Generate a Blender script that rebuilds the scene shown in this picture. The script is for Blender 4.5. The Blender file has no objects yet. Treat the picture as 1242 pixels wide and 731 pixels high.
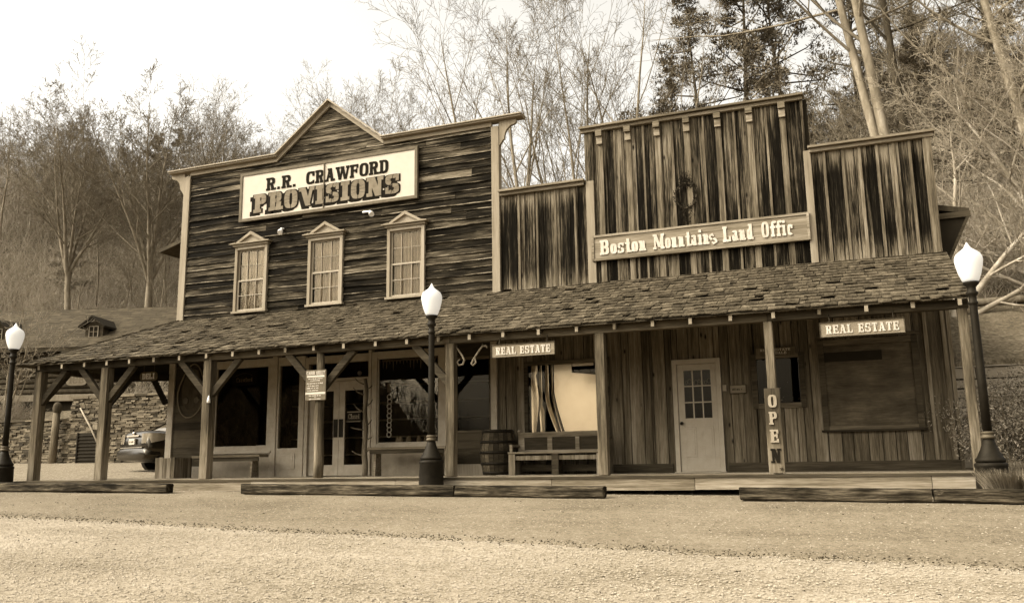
import bpy, bmesh, math, random
from math import sin, cos, pi, radians as R, atan2, sqrt, hypot
from mathutils import Vector as V, Matrix, noise as mnoise
SC = bpy.context.scene
COL = SC.collection
rnd = random.Random(7)

# ------------------------------------------------------------------ helpers
def S(v):
    """sepia toned paint / wood / stone colour of lightness v (the photograph is a toned print)"""
    t = max(0.0, min(1.0, (v - .10) / .75))
    return (v, v * (.788 + .175 * t), v * (.495 + .40 * t), 1)

def tag(o, label=None, cat=None, group=None, kind=None):
    if label: o['label'] = label
    if cat: o['category'] = cat
    if group: o['group'] = group
    if kind: o['kind'] = kind
    return o

def thing(name, label, cat, loc=(0, 0, 0), group=None):
    o = bpy.data.objects.new(name, None); COL.objects.link(o)
    o.location = loc; o.empty_display_size = .2
    return tag(o, label, cat, group)

def rootloc(o):
    p = V((0, 0, 0))
    while o is not None:
        p = p + V(o.location); o = o.parent
    return p

class MB:
    """collects shapes in world coordinates and links them as one mesh object"""
    def __init__(s): s.v = []; s.f = []; s.sm = []; s.mi = {}
    def add(s, vs, fs, smooth=False, worn=()):
        b = len(s.v); s.v += [tuple(p) for p in vs]
        for k, f in enumerate(fs):
            if k in worn: s.mi[len(s.f)] = 1
            s.f.append(tuple(b + i for i in f)); s.sm.append(smooth)
    def box(s, x0, x1, y0, y1, z0, z1):
        s.add([(x0,y0,z0),(x1,y0,z0),(x1,y1,z0),(x0,y1,z0),(x0,y0,z1),(x1,y0,z1),(x1,y1,z1),(x0,y1,z1)],
              [(0,3,2,1),(4,5,6,7),(0,1,5,4),(1,2,6,5),(2,3,7,6),(3,0,4,7)])
    def obox(s, c, ax, ay, az):
        """oriented box: centre and three half-axis vectors"""
        c, ax, ay, az = V(c), V(ax), V(ay), V(az)
        s.add([c+sx*ax+sy*ay+sz*az for sz in (-1,1) for sx, sy in ((-1,-1),(1,-1),(1,1),(-1,1))],
              [(0,3,2,1),(4,5,6,7),(0,1,5,4),(1,2,6,5),(2,3,7,6),(3,0,4,7)])
    def beam(s, a, b, w, h, up=(0,0,1)):
        a, b = V(a), V(b); d = (b - a); L = d.length; d.normalize()
        side = d.cross(V(up))
        if side.length < 1e-4: side = d.cross(V((0,1,0)))
        side.normalize(); u = side.cross(d)
        s.obox((a+b)/2, d*L/2, side*w/2, u*h/2)
    def prism(s, pts, y0, y1):
        """polygon in XZ extruded from y0 to y1"""
        n = len(pts)
        s.add([(x,y0,z) for x, z in pts] + [(x,y1,z) for x, z in pts],
              [tuple(range(n)), tuple(range(2*n-1, n-1, -1))] + [((i+1)%n, i, n+i, n+(i+1)%n) for i in range(n)])
    def prismx(s, pts, x0, x1):
        """polygon in YZ extruded along X"""
        n = len(pts)
        s.add([(x0,y,z) for y, z in pts] + [(x1,y,z) for y, z in pts],
              [tuple(range(n-1,-1,-1)), tuple(range(n, 2*n))] + [(i, (i+1)%n, n+(i+1)%n, n+i) for i in range(n)])
    def tube(s, pts, rad, n=8, cap=True, smooth=True, sq=1.0):
        pts = [V(p) for p in pts]; m = len(pts)
        if not hasattr(rad, '__len__'): rad = [rad]*m
        b = len(s.v); ref = None
        for i, p in enumerate(pts):
            d = (pts[min(i+1,m-1)] - pts[max(i-1,0)])
            if d.length < 1e-9: d = V((0,0,1))
            d.normalize()
            if ref is None:
                ref = d.cross(V((0,0,1)) if abs(d.z) < .9 else V((1,0,0)))
            ref = ref - d*ref.dot(d)
            if ref.length < 1e-6: ref = d.orthogonal()
            ref.normalize(); q = d.cross(ref)
            for k in range(n):
                a = 2*pi*k/n
                s.v.append(tuple(p + ref*(rad[i]*cos(a)) + q*(rad[i]*sq*sin(a))))
        for i in range(m-1):
            for k in range(n):
                s.f.append((b+i*n+k, b+i*n+(k+1)%n, b+(i+1)*n+(k+1)%n, b+(i+1)*n+k)); s.sm.append(smooth)
        if cap:
            s.f.append(tuple(b+k for k in range(n-1,-1,-1))); s.sm.append(False)
            s.f.append(tuple(b+(m-1)*n+k for k in range(n))); s.sm.append(False)
    def lathe(s, prof, c, n=20, smooth=True):
        """profile of (radius, z) turned about the vertical through c"""
        b = len(s.v)
        for r, z in prof:
            for k in range(n):
                a = 2*pi*k/n; s.v.append((c[0]+r*cos(a), c[1]+r*sin(a), c[2]+z))
        for i in range(len(prof)-1):
            for k in range(n):
                s.f.append((b+i*n+k, b+i*n+(k+1)%n, b+(i+1)*n+(k+1)%n, b+(i+1)*n+k)); s.sm.append(smooth)
        s.f.append(tuple(b+k for k in range(n-1,-1,-1))); s.sm.append(False)
        s.f.append(tuple(b+(len(prof)-1)*n+k for k in range(n))); s.sm.append(False)
    def sphere(s, c, r, n=12, m=8, sz=1.0):
        s.lathe([(max(1e-4, r*sin(pi*i/m)), -r*sz*cos(pi*i/m)) for i in range(m+1)], c, n)
    def build(s, name, mat, parent=None, bevel=0):
        me = bpy.data.meshes.new(name)
        o0 = rootloc(parent) if parent is not None else V((0,0,0))
        me.from_pydata([(x-o0.x, y-o0.y, z-o0.z) for x, y, z in s.v], [], s.f)
        me.polygons.foreach_set('use_smooth', s.sm)
        for k, i in s.mi.items(): me.polygons[k].material_index = i
        me.validate(); me.update()
        if isinstance(mat, (list, tuple)):
            for q in mat: me.materials.append(q)
        else: me.materials.append(mat)
        o = bpy.data.objects.new(name, me); COL.objects.link(o)
        if parent is not None: o.parent = parent
        if bevel:
            bv = o.modifiers.new('edge', 'BEVEL'); bv.width = bevel; bv.segments = 2; bv.limit_method = 'ANGLE'; bv.angle_limit = R(40)
        return o

def copy_tree(o, parent=None):
    c = o.copy(); COL.objects.link(c)
    if parent is not None: c.parent = parent
    for ch in list(o.children): copy_tree(ch, c)
    return c

# ------------------------------------------------------------------ materials
class NT:
    def __init__(s, name):
        s.m = bpy.data.materials.new(name); s.m.use_nodes = True
        s.t = s.m.node_tree; s.t.nodes.clear()
    def n(s, typ, props=None, **inp):
        nd = s.t.nodes.new(typ)
        for k, v in (props or {}).items(): setattr(nd, k, v)
        for k, v in inp.items():
            k2 = k.replace('_', ' ')
            sock = nd.inputs[int(k[1:])] if (k[0] == 'i' and k[1:].isdigit()) else nd.inputs[k2]
            if isinstance(v, tuple) and len(v) == 2 and hasattr(v[0], 'outputs'):
                s.t.links.new(v[0].outputs[v[1]], sock)
            elif hasattr(v, 'outputs'): s.t.links.new(v.outputs[0], sock)
            else: sock.default_value = v
        return nd
    def math(s, op, a, b=0.0, clamp=False):
        return s.n('ShaderNodeMath', {'operation': op, 'use_clamp': clamp}, i0=a, i1=b)
    def ramp(s, fac, stops):
        r = s.n('ShaderNodeValToRGB', Fac=fac); e = r.color_ramp.elements
        while len(e) < len(stops): e.new(.5)
        for el, (p, c) in zip(e, stops):
            el.position = p; el.color = c if hasattr(c, '__len__') else S(c)
        return r
    def mix(s, fac, a, b, blend='MIX'):
        return s.n('ShaderNodeMix', {'data_type': 'RGBA', 'blend_type': blend}, i0=fac, i6=a, i7=b)
    def coords(s, scale=(1,1,1), src='Object', off=None):
        tc = s.n('ShaderNodeTexCoord'); vec = (tc, src)
        if off is not None:
            vec = s.n('ShaderNodeVectorMath', {'operation': 'ADD'}, i0=vec, i1=off)
        mp = s.n('ShaderNodeMapping', Scale=scale)
        s.t.links.new(vec[0].outputs[vec[1]] if isinstance(vec, tuple) else vec.outputs[0], mp.inputs['Vector'])
        return mp
    def noise(s, vec, scale, detail=4, rough=.55, dist=0.0):
        return s.n('ShaderNodeTexNoise', Vector=vec, Scale=scale, Detail=detail, Roughness=rough, Distortion=dist)
    def out(s, color, rough=.8, bump=None, bstr=.3, bdist=.02, spec=.25, metal=0.0, **kw):
        b = s.n('ShaderNodeBsdfPrincipled', Roughness=rough, Metallic=metal, **kw)
        b.inputs['Specular IOR Level'].default_value = spec; b.inputs['Specular Tint'].default_value = (1, .84, .6, 1)
        if isinstance(color, tuple) and not hasattr(color[0], 'outputs'): b.inputs['Base Color'].default_value = color
        else:
            c = color if isinstance(color, tuple) else (color, 2 if color.bl_idname == 'ShaderNodeMix' else 0)
            s.t.links.new(c[0].outputs[c[1]], b.inputs['Base Color'])
        if bump is not None:
            bp = s.n('ShaderNodeBump', Height=bump, Strength=bstr, Distance=bdist)
            s.t.links.new(bp.outputs[0], b.inputs['Normal'])
        o = s.n('ShaderNodeOutputMaterial', Surface=b)
        return s.m

def wood(name, stops, axis='X', stretch=16, scale=3.0, patch=.8, pa=None, pl=None, pmix=.45, var=.35, rough=.85, bstr=.35, zgrad=None, knots=0.0, lo=None):
    """weathered board: streaks along the grain, worn patches, board to board difference, optional band by height (weathering; light painted on posts)"""
    t = NT(name)
    geo = t.n('ShaderNodeNewGeometry'); ri = (geo, 'Random Per Island')
    off = t.n('ShaderNodeCombineXYZ')
    for i, k in enumerate((37.0, 19.0, 23.0)):
        m = t.math('MULTIPLY', ri, k); t.t.links.new(m.outputs[0], off.inputs[i])
    sc = {'X': (1/stretch*4, 1, 1), 'Z': (1, 1, 1/stretch*4), 'Y': (1, 1/stretch*4, 1)}[axis]
    sc = tuple(x if x != 1 else 4 for x in sc)
    vec = t.coords(sc, off=off)
    streak = t.noise(vec, scale, 7, .68, .25)
    fine = t.noise(vec, scale*5, 3, .6)
    A, L = (pa, pl) if pa else (1.3*patch*2, .45*patch*2)
    psc = {'X': (L, A, A), 'Z': (A, A, L), 'Y': (A, L, A)}[axis]
    pv = t.coords(psc, off=off); pn = t.noise(pv, 1.0, 5, .6)
    f = t.math('ADD', t.math('MULTIPLY', streak, 1-pmix), t.math('MULTIPLY', pn, pmix))
    f = t.math('ADD', f, t.math('MULTIPLY', t.math('SUBTRACT', fine, .5), .34))
    f = t.math('ADD', f, t.math('MULTIPLY', t.math('SUBTRACT', ri, .5), var))
    if zgrad:
        for z0, z1, amt in zgrad:
            tc = t.n('ShaderNodeTexCoord'); sx = t.n('ShaderNodeSeparateXYZ', Vector=(tc, 'Object'))
            mr = t.n('ShaderNodeMapRange', i0=(sx, 2), i1=z0, i2=z1, i3=0.0, i4=amt)
            f = t.math('ADD', f, mr)
    c = t.ramp(f, stops)
    col = c
    if knots:
        kv = t.coords({'X': (1.2,3,3), 'Z': (3,3,1.2), 'Y': (3,1.2,3)}[axis], off=off)
        vo = t.n('ShaderNodeTexVoronoi', Vector=kv, Scale=knots)
        kf = t.ramp((vo, 'Distance'), [(.04, (1,1,1,1)), (.12, (0,0,0,1))])
        col = t.mix(kf, (c, 0), S(.008))
    return t.out(col, rough, bump=t.math('ADD', streak, fine), bstr=bstr, bdist=.012, spec=.05)

def plain(name, v, rough=.6, spec=.15, metal=0.0, dirt=.15, scale=6, bstr=.08):
    """painted surface with faint uneven dirt"""
    t = NT(name); vec = t.coords()
    n1 = t.noise(vec, scale, 5, .65)
    c = t.ramp(n1, [(.3, v*(1-dirt)), (.7, v*(1+dirt*.6))])
    return t.out(c, rough, bump=n1, bstr=bstr, bdist=.004, spec=spec, metal=metal)

M = {}
M['siding'] = wood('weathered_siding', [(.40, .003), (.48, .008), (.53, .024), (.59, .07), (.68, .20)], 'X', 60, 7.0, pa=3.0, pl=.55, pmix=.60, var=.10, bstr=.9, zgrad=[(6.7, 7.35, .05)])
M['wornedge'] = wood('worn_board_edge', [(.42, .008), (.49, .025), (.54, .09), (.62, .24)], 'X', 30, 6.0, pa=3, pl=1.6, pmix=.62, var=.10, bstr=.5)
M['planks'] = wood('weathered_planks', [(.42, .003), (.485, .008), (.525, .028), (.58, .09), (.68, .23)], 'Z', 40, 9.0, pa=4.5, pl=.42, pmix=.54, var=.13, bstr=.9, knots=1.3, zgrad=[(5.2, 6.8, .05)])
M['planks_low'] = wood('weathered_parapet_planks', [(.42, .003), (.50, .007), (.54, .025), (.59, .08), (.68, .21)], 'Z', 40, 9.0, pa=4.5, pl=.42, pmix=.54, var=.13, bstr=.9, knots=1.2, zgrad=[(5.35, 5.75, .14), (4.15, 3.75, .11)])
M['batten'] = wood('pale_batten_wood', [(.34, .02), (.46, .07), (.55, .14), (.70, .28)], 'Z', 34, 6.5, pa=3, pl=.7, pmix=.5, var=.12, bstr=.6)
M['barn'] = wood('porch_wall_boards', [(.30, .026), (.45, .075), (.56, .14), (.72, .28)], 'Z', 24, 5.0, pa=2.5, pl=.4, pmix=.45, var=.16, bstr=.5, knots=1.5)
M['panelwood'] = wood('dark_panel_wood', [(.3, .018), (.5, .036), (.7, .07)], 'X', 10, 2.0, .5, .5, .15, bstr=.3)
M['post'] = wood('post_wood', [(.32, .02), (.45, .06), (.55, .12), (.72, .26)], 'Z', 24, 5.0, pa=4, pl=.7, pmix=.5, var=.10, bstr=.6, zgrad=[(1.1, .1, .10)])  # paler towards the foot: skylight on the posts put into the colour
M['frame'] = wood('frame_timber', [(.28, .014), (.45, .035), (.6, .07), (.78, .15)], 'X', 14, 2.0, .6, .5, .2, bstr=.4)
M['endgrain'] = plain('cut_rafter_end', .24, .85)
M['deck'] = wood('deck_boards', [(.30, .05), (.44, .13), (.56, .23), (.72, .36)], 'X', 26, 5.0, pa=3, pl=.5, pmix=.5, var=.18, bstr=.5)
M['shake'] = wood('roof_shakes', [(.28, .018), (.42, .042), (.55, .08), (.72, .16)], 'Y', 10, 3.0, 1.0, pmix=.4, var=.14, bstr=.7)
M['tie'] = wood('old_timber', [(.36, .004), (.46, .012), (.54, .045), (.66, .16)], 'X', 20, 5.0, pa=5, pl=1.1, pmix=.5, var=.08, bstr=1.0)
M['cream'] = wood('cream_paint', [(.2, .10), (.38, .20), (.55, .27), (.8, .36)], 'Z', 14, 1.6, .8, .5, .12, bstr=.15)
M['creamx'] = wood('cream_paint_trim', [(.2, .10), (.38, .19), (.55, .26), (.8, .34)], 'X', 14, 1.6, .8, .5, .12, bstr=.15)
M['shop'] = plain('shopfront_paint', .32, .55, .3, dirt=.18)
M['shopdark'] = plain('shopfront_panel_paint', .26, .55, .3, dirt=.18)
M['doorpaint'] = plain('door_paint', .34, .5, .3, dirt=.12)
M['signwhite'] = plain('white_sign_board', .42, .6, .2, dirt=.08, scale=2)
M['letterdark'] = plain('dark_lettering', .010, .9, .08)
M['lettertan'] = plain('tan_lettering', .17, .8, dirt=.35, scale=3)
M['letterpale'] = plain('pale_lettering', .46, .6, dirt=.18)
M['signframe'] = plain('sign_frame_paint', .11, .7, dirt=.3)
M['signgrey'] = wood('grey_sign_board', [(.28, .12), (.5, .19), (.75, .3)], 'X', 14, 2.0, .6, .5, .1, bstr=.3)
M['officeboard'] = wood('office_sign_board', [(.28, .045), (.42, .12), (.58, .24), (.76, .40)], 'X', 18, 2.0, .6, .45, .15, bstr=.4)
M['black'] = plain('black_painted_iron', .009, .6, .14, dirt=.5, scale=9)
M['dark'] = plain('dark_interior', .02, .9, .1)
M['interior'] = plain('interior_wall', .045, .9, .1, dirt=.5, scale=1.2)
M['curtain'] = plain('lace_curtain', .30, .9, .1, dirt=.3, scale=5)
M['cloth'] = plain('hung_white_cloth', .82, .9, .1, dirt=.08, scale=1.5)
M['film'] = wood('old_window_film', [(.3, .035), (.5, .07), (.7, .13)], 'X', 8, 2.5, pa=3, pl=2, pmix=.6, var=0, rough=.5, bstr=.1)
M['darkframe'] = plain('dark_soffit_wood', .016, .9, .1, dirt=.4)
M['metal'] = plain('grey_metal', .3, .35, .5, .8)
M['rope'] = plain('old_rope', .16, .9)
M['white'] = plain('white_enamel', .75, .35, .5)
M['iron'] = plain('worn_iron', .07, .6, .3, .2, dirt=.4)
M['green'] = plain('evergreen_wreath', .018, .9, .1, dirt=.6, scale=20)

def glass(name, ior=1.5, tint=.9, wav=0.0, rough=.0):
    t = NT(name)
    fr = t.n('ShaderNodeFresnel', IOR=ior)
    gl = t.n('ShaderNodeBsdfGlossy', Color=(1, .85, .62, 1), Roughness=rough)
    tr = t.n('ShaderNodeBsdfTransparent', Color=(tint, tint*.97, tint*.92, 1))
    if wav:
        n = t.noise(t.coords((1.1, 1, .9)), 1.1, 2, .4)
        b = t.n('ShaderNodeBump', Height=n, Strength=wav, Distance=.02)
        t.t.links.new(b.outputs[0], gl.inputs['Normal'])
    mx = t.n('ShaderNodeMixShader', i0=fr, i1=tr, i2=gl)
    t.n('ShaderNodeOutputMaterial', Surface=mx); return t.m
M['glass'] = glass('window_glass', 1.36, .85, .12)
M['glassold'] = glass('wavy_old_glass', 3.2, .9, .25)
M['upperglass'] = glass('curtained_glass', 1.3, .9, .1)
M['clearglass'] = glass('clear_glass', 1.2, .97)
M['screen'] = glass('insect_screen', 1.18, .6)

def globe_mat():
    t = NT('lit_globe')
    b = t.n('ShaderNodeBsdfPrincipled', Roughness=.35)
    b.inputs['Base Color'].default_value = (.46, .44, .39, 1)
    b.inputs['Emission Color'].default_value = (1, .95, .86, 1); b.inputs['Emission Strength'].default_value = .10
    t.n('ShaderNodeOutputMaterial', Surface=b); return t.m
M['globe'] = globe_mat()
def sky_reflection_mat():
    t = NT('painted_sky_reflection'); n = t.noise(t.coords(), 1.6, 3)
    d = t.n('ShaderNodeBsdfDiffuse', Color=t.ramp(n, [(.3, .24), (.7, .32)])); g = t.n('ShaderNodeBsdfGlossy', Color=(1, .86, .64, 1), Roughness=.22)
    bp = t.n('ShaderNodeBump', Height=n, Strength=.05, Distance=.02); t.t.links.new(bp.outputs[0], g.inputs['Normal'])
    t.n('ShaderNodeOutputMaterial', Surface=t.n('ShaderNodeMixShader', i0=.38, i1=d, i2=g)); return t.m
M['sheet'] = sky_reflection_mat()  # cream colour put in for the sky mirrored in the picture window

def ground_mat(name, base, speck, contrast=1.0, scale=1.0, patch=.25):
    """loose stone: fine grains, single pebbles lighter and darker than the rest, broad uneven patches"""
    t = NT(name); vec = t.coords((1, 1, 1))
    v1 = t.n('ShaderNodeTexVoronoi', Vector=vec, Scale=34*scale)
    v2 = t.n('ShaderNodeTexVoronoi', Vector=vec, Scale=75*scale)
    sx = t.n('ShaderNodeSeparateColor', Color=(v1, 'Color')); sy = t.n('ShaderNodeSeparateColor', Color=(v2, 'Color'))
    g = t.math('ADD', t.math('MULTIPLY', sx, .5), t.math('MULTIPLY', sy, .5))
    n = t.noise(vec, .55, 6, .62); n2 = t.noise(vec, 6, 5, .6)
    f = t.math('ADD', t.math('MULTIPLY', g, .5*contrast), t.math('MULTIPLY', n2, .25))
    n3 = t.noise(t.coords((.10, .95, 1)), 1.0, 3, .5)      # strips packed by wheels along the drive
    f = t.math('ADD', f, t.math('MULTIPLY', t.math('SUBTRACT', n, .5), patch*4)); f = t.math('ADD', f, t.math('MULTIPLY', t.math('SUBTRACT', n3, .5), .30))
    c = t.ramp(f, [(.14, base*.35), (.30, base*.80), (.46, base*1.06), (.66, speck)])
    h = t.math('ADD', (v1, 'Distance'), t.math('MULTIPLY', (v2, 'Distance'), .6))
    return t.out(c, .95, bump=h, bstr=.3, bdist=.012, spec=.1)
M['gravel'] = ground_mat('pale_gravel', .25, .40, 1.0, 1.25, .09)
M['lot'] = ground_mat('worn_asphalt', .178, .31, .9, 1.3, .08)
M['pebble'] = plain('loose_pebbles', .30, .9, .1, dirt=.3, scale=12)

def earth_mat():
    t = NT('leaf_litter_ground'); vec = t.coords()
    tc = t.n('ShaderNodeTexCoord'); sx = t.n('ShaderNodeSeparateXYZ', Vector=(tc, 'Object'))
    n = t.noise(vec, 2.2, 8, .7); n3 = t.noise(vec, .25, 5, .6); vo = t.n('ShaderNodeTexVoronoi', Vector=vec, Scale=16)
    g1 = t.n('ShaderNodeSeparateColor', Color=(vo, 'Color'))
    f = t.math('ADD', t.math('MULTIPLY', n, .5), t.math('ADD', t.math('MULTIPLY', g1, .2), t.math('MULTIPLY', n3, .3)))
    litter = t.ramp(f, [(.28, .035), (.45, .08), (.6, .14), (.75, .25)])
    v1 = t.n('ShaderNodeTexVoronoi', Vector=vec, Scale=30); sp = t.n('ShaderNodeSeparateColor', Color=(v1, 'Color'))
    gf = t.math('ADD', t.math('MULTIPLY', sp, .5), t.math('MULTIPLY', t.noise(vec, 3, 6, .65), .5))
    grav = t.ramp(gf, [(.2, .08), (.42, .15), (.6, .21), (.8, .32)])
    # gravel yard in front of y = 8.5, litter beyond; the edge wanders
    e = t.math('ADD', (sx, 1), t.math('MULTIPLY', t.noise(vec, .8, 3), 1.5))
    m = t.n('ShaderNodeMapRange', i0=e, i1=9.2, i2=9.9)
    rx = t.n('ShaderNodeMapRange', i0=(sx, 0), i1=1.5, i2=2.2)   # planted bank east of the buildings
    ry = t.n('ShaderNodeMapRange', i0=(sx, 1), i1=-2.6, i2=-1.8)
    m = t.math('MAXIMUM', m, t.math('MULTIPLY', rx, ry))
    far = t.n('ShaderNodeMapRange', i0=(sx, 1), i1=-15.0, i2=-18.0); m = t.math('MAXIMUM', m, far)
    col = t.mix(m, (grav, 0), (litter, 0))
    return t.out(col, .95, bump=t.math('ADD', n, (vo, 'Distance')), bstr=.5, bdist=.05, spec=.1)
M['earth'] = earth_mat()

def stone_mat(name, lo, hi):
    t = NT(name); geo = t.n('ShaderNodeNewGeometry'); ri = (geo, 'Random Per Island')
    vec = t.coords(); n = t.noise(vec, 7, 6, .7)
    f = t.math('ADD', t.math('MULTIPLY', ri, .62), t.math('MULTIPLY', n, .4))
    c = t.ramp(f, [(.2, lo), (.5, (lo+hi)*.42), (.75, hi*.8), (.95, hi)])
    return t.out(c, .9, bump=n, bstr=.7, bdist=.03, spec=.15)
M['stone'] = stone_mat('dry_laid_stone', .022, .19)
M['block'] = stone_mat('pale_block', .28, .46)
M['mortar'] = plain('dark_joint', .03, .95, .05)  # plain dark filling behind stones and boards

def bark_mat(name, lo, hi, sc=7):
    t = NT(name); n = t.noise(t.coords((1, 1, .3)), sc, 5, .65)
    return t.out(t.ramp(n, [(.3, lo), (.55, (lo+hi)/2), (.72, hi)]), .9, bump=n, bstr=.5, bdist=.02, spec=.1)
M['bark'] = bark_mat('grey_bark', .10, .30)
M['barkdark'] = bark_mat('dark_bark', .03, .09)
M['barkpale'] = bark_mat('pale_mottled_bark', .08, .30, 3)
M['barklimb'] = bark_mat('pale_limb_bark', .15, .46, 3)
M['twig'] = bark_mat('thin_twigs', .09, .20)
M['twigpale'] = bark_mat('pale_twigs', .15, .34)
M['brush'] = bark_mat('dry_brush', .14, .42)

def leaf_mat(name, lo, hi):
    t = NT(name); geo = t.n('ShaderNodeNewGeometry'); ri = (geo, 'Random Per Island')
    n = t.noise(t.coords(), 1.1, 3)
    f = t.math('ADD', t.math('MULTIPLY', ri, .55), t.math('MULTIPLY', n, .5))
    return t.out(t.ramp(f, [(.25, lo), (.75, hi)]), .7, spec=.2)
M['needle'] = leaf_mat('pine_needles', .05, .16)
M['leaf'] = leaf_mat('shrub_leaves', .05, .32)
M['grass'] = leaf_mat('dry_ornamental_grass', .07, .22)
# ------------------------------------------------------------------ lettering
def arcp(cx, cy, rx, ry, tx, ty, a0, a1, n=None):
    n = n or max(4, int(abs(a1-a0)/15))
    out = []
    q = lambda v: (abs(v)**.62)*(1 if v >= 0 else -1)
    for i in range(n):
        A, B = R(a0+(a1-a0)*i/n), R(a0+(a1-a0)*(i+1)/n)
        out.append([(cx+rx*q(cos(A)), cy+ry*q(sin(A))), (cx+rx*q(cos(B)), cy+ry*q(sin(B))),
                    (cx+(rx-tx)*q(cos(B)), cy+(ry-ty)*q(sin(B))), (cx+(rx-tx)*q(cos(A)), cy+(ry-ty)*q(sin(A)))])
    return out

def glyph(ch, s=.2, t=.1, b=.13, e=.08):
    """slab-serif letter in a unit-high cell: s stem, t hairline, b slab height, e slab overhang -> (width, polygons)"""
    P = []
    def r(x0, y0, x1, y1): P.append([(x0,y0),(x1,y0),(x1,y1),(x0,y1)])
    def stem(x, y0=0, y1=1, w=None, top=True, bot=True, l=1, rr=1):
        w = w or s
        r(x, y0, x+w, y1)
        if bot: r(x-e*l, y0, x+w+e*rr, y0+b)
        if top: r(x-e*l, y1-b, x+w+e*rr, y1)
    def diag(xa, ya, xb, yb, w): P.append([(xa, ya), (xa+w, ya), (xb+w, yb), (xb, yb)])
    def arc(*a): P.extend(arcp(*a))
    W = .74
    if ch == ' ': return .42, []
    if ch == '.': r(e, 0, e+.2, .2); return .36, P
    if ch == 'I': stem(e); return s+2*e, P
    if ch == 'L': stem(e); r(e, 0, W-.06, b); r(W-.06-t*1.2, 0, W-.06, .34); return W, P
    if ch == 'T':
        x = W/2-s/2; stem(x, top=False); r(.02, 1-b, W-.02, 1); r(.02, .7, .02+t*1.2, 1); r(W-.02-t*1.2, .7, W-.02, 1); return W, P
    if ch in 'EF':
        stem(e, rr=.6); r(e, 1-b, W-.05, 1); r(W-.05-t*1.2, .70, W-.05, 1); r(e+s, .45, W-.22, .45+t*1.2); r(W-.26, .34, W-.26+t, .66)
        if ch == 'E': r(e, 0, W-.03, b); r(W-.03-t*1.2, 0, W-.03, .3)
        return W, P
    if ch in 'PRB':
        stem(e, rr=.5 if ch != 'P' else 1)
        x = e+s; rx = W-.04-x
        r(x-.02, 1-b, x+.06, 1); r(x-.02, .44, x+.06, .44+b)
        arc(x+.05, .72, rx-.05, .28, s*.95, b, -90, 90)
        if ch == 'R': diag(W-.06-s, 0, x+.04, .46, s*.95); r(W-.10-s, 0, W+.06, b)
        if ch == 'B': r(x-.02, 0, x+.06, b); arc(x+.05, .28, rx-.02, .28, s*.95, b, -90, 90)
        return W+.04, P
    if ch in 'OQ':
        arc(W/2, .5, W/2-.01, .5, s, b, 0, 360)
        if ch == 'Q': diag(W-.2, -.12, W*.42, .26, s*.8)
        return W, P
    if ch == 'D':
        stem(e, rr=.2); x = e+s
        r(x-.02, 0, x+.06, b); r(x-.02, 1-b, x+.06, 1); arc(x+.05, .5, W-.07-x, .5, s, b, -90, 90); return W, P
    if ch == 'C':
        arc(W/2, .5, W/2-.01, .5, s, b, 48, 312); r(W-.03-t*1.3, .62, W-.03, .98); r(W-.03-t*1.3, .04, W-.03, .3); return W, P
    if ch == 'G':
        arc(W/2, .5, W/2-.01, .5, s, b, 48, 320); r(W-.03-t*1.3, .62, W-.03, .98); r(W-.02-s, .06, W-.02, .46); r(W-.04-s-e, .36, W+.04, .48); return W, P
    if ch == 'S':
        arc(W/2, .73, W/2-.03, .27, s*.9, b, 25, 262); arc(W/2, .27, W/2-.03, .27, s*.9, b, 90, -155)
        r(.03, .02, .03+t*1.2, .36); r(W-.04-t*1.2, .64, W-.04, .98); return W, P
    if ch == 'A':
        w = W+.10; diag(.10, 0, w/2-.10, 1, t*1.2); diag(w-.10-s, 0, w/2-.10, 1, s); r(.2, .28, w-.24, .28+t*1.1)
        r(0, 0, .3, b); r(w-.36, 0, w, b); r(w/2-.2, 1-b*.8, w/2+.12, 1); return w, P
    if ch == 'V':
        w = W+.08; diag(w/2-.06, 0, .06, 1, s); diag(w/2-.02, 0, w-.06-t*1.3, 1, t*1.3); r(0, 1-b, .36, 1); r(w-.28, 1-b, w, 1); return w, P
    if ch == 'W':
        w = 1.14; diag(.26, 0, .05, 1, s*.9); diag(.32, 0, .5, 1, t*1.2); diag(.70, 0, .47, 1, s*.9); diag(.78, 0, .98, 1, t*1.2)
        r(0, 1-b, .34, 1); r(.40, 1-b, .72, 1); r(.86, 1-b, w, 1); return w, P
    if ch == 'N':
        w = W+.10; r(.10, 0, .10+t*1.3, 1); diag(w-.12-s, 0, .09, 1, s*1.1); r(w-.10-t*1.3, 0, w-.10, 1)
        r(0, 0, .32, b); r(0, 1-b, .28, 1); r(w-.32, 1-b, w, 1); return w, P
    if ch == 'M':
        w = W+.3; r(.09, 0, .09+t*1.3, 1); diag(w/2-.06, 0.12, .09, 1, s); diag(w/2-.04, .12, w-.26, 1, t*1.2); r(w-.09-s, 0, w-.09, 1)
        r(0, 0, .30, b); r(0, 1-b, .3, 1); r(w-.37, 0, w, b); r(w-.3, 1-b, w, 1); return w, P
    if ch == 'U':
        r(.10, .3, .10+s, 1); r(W-.10-t*1.2, .3, W-.10, 1); arc(W/2, .32, W/2-.10, .32, s, b, 180, 360); r(0, 1-b, .38, 1); r(W-.3, 1-b, W, 1); return W, P
    # lower case, x-height .68, condensed
    w, h = .54, .68
    if ch == 'o': arc(w/2, h/2, w/2-.01, h/2, s*.95, b*.9, 0, 360); return w, P
    if ch == 's':
        arc(w/2, h*.73, w/2-.02, h*.27, s*.8, b*.8, 25, 262); arc(w/2, h*.27, w/2-.02, h*.27, s*.8, b*.8, 90, -155)
        r(.02, .02, .02+t, .22); r(w-.03-t, .46, w-.03, h); return w, P
    if ch == 't': stem(.14, 0, .92, s*.95, top=False, bot=False); r(.02, h-b*.8, w-.12, h); arc(.14+s, .16, s*.95+.02, .16, s*.8, b*.9, 180, 330); return w-.06, P
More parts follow.
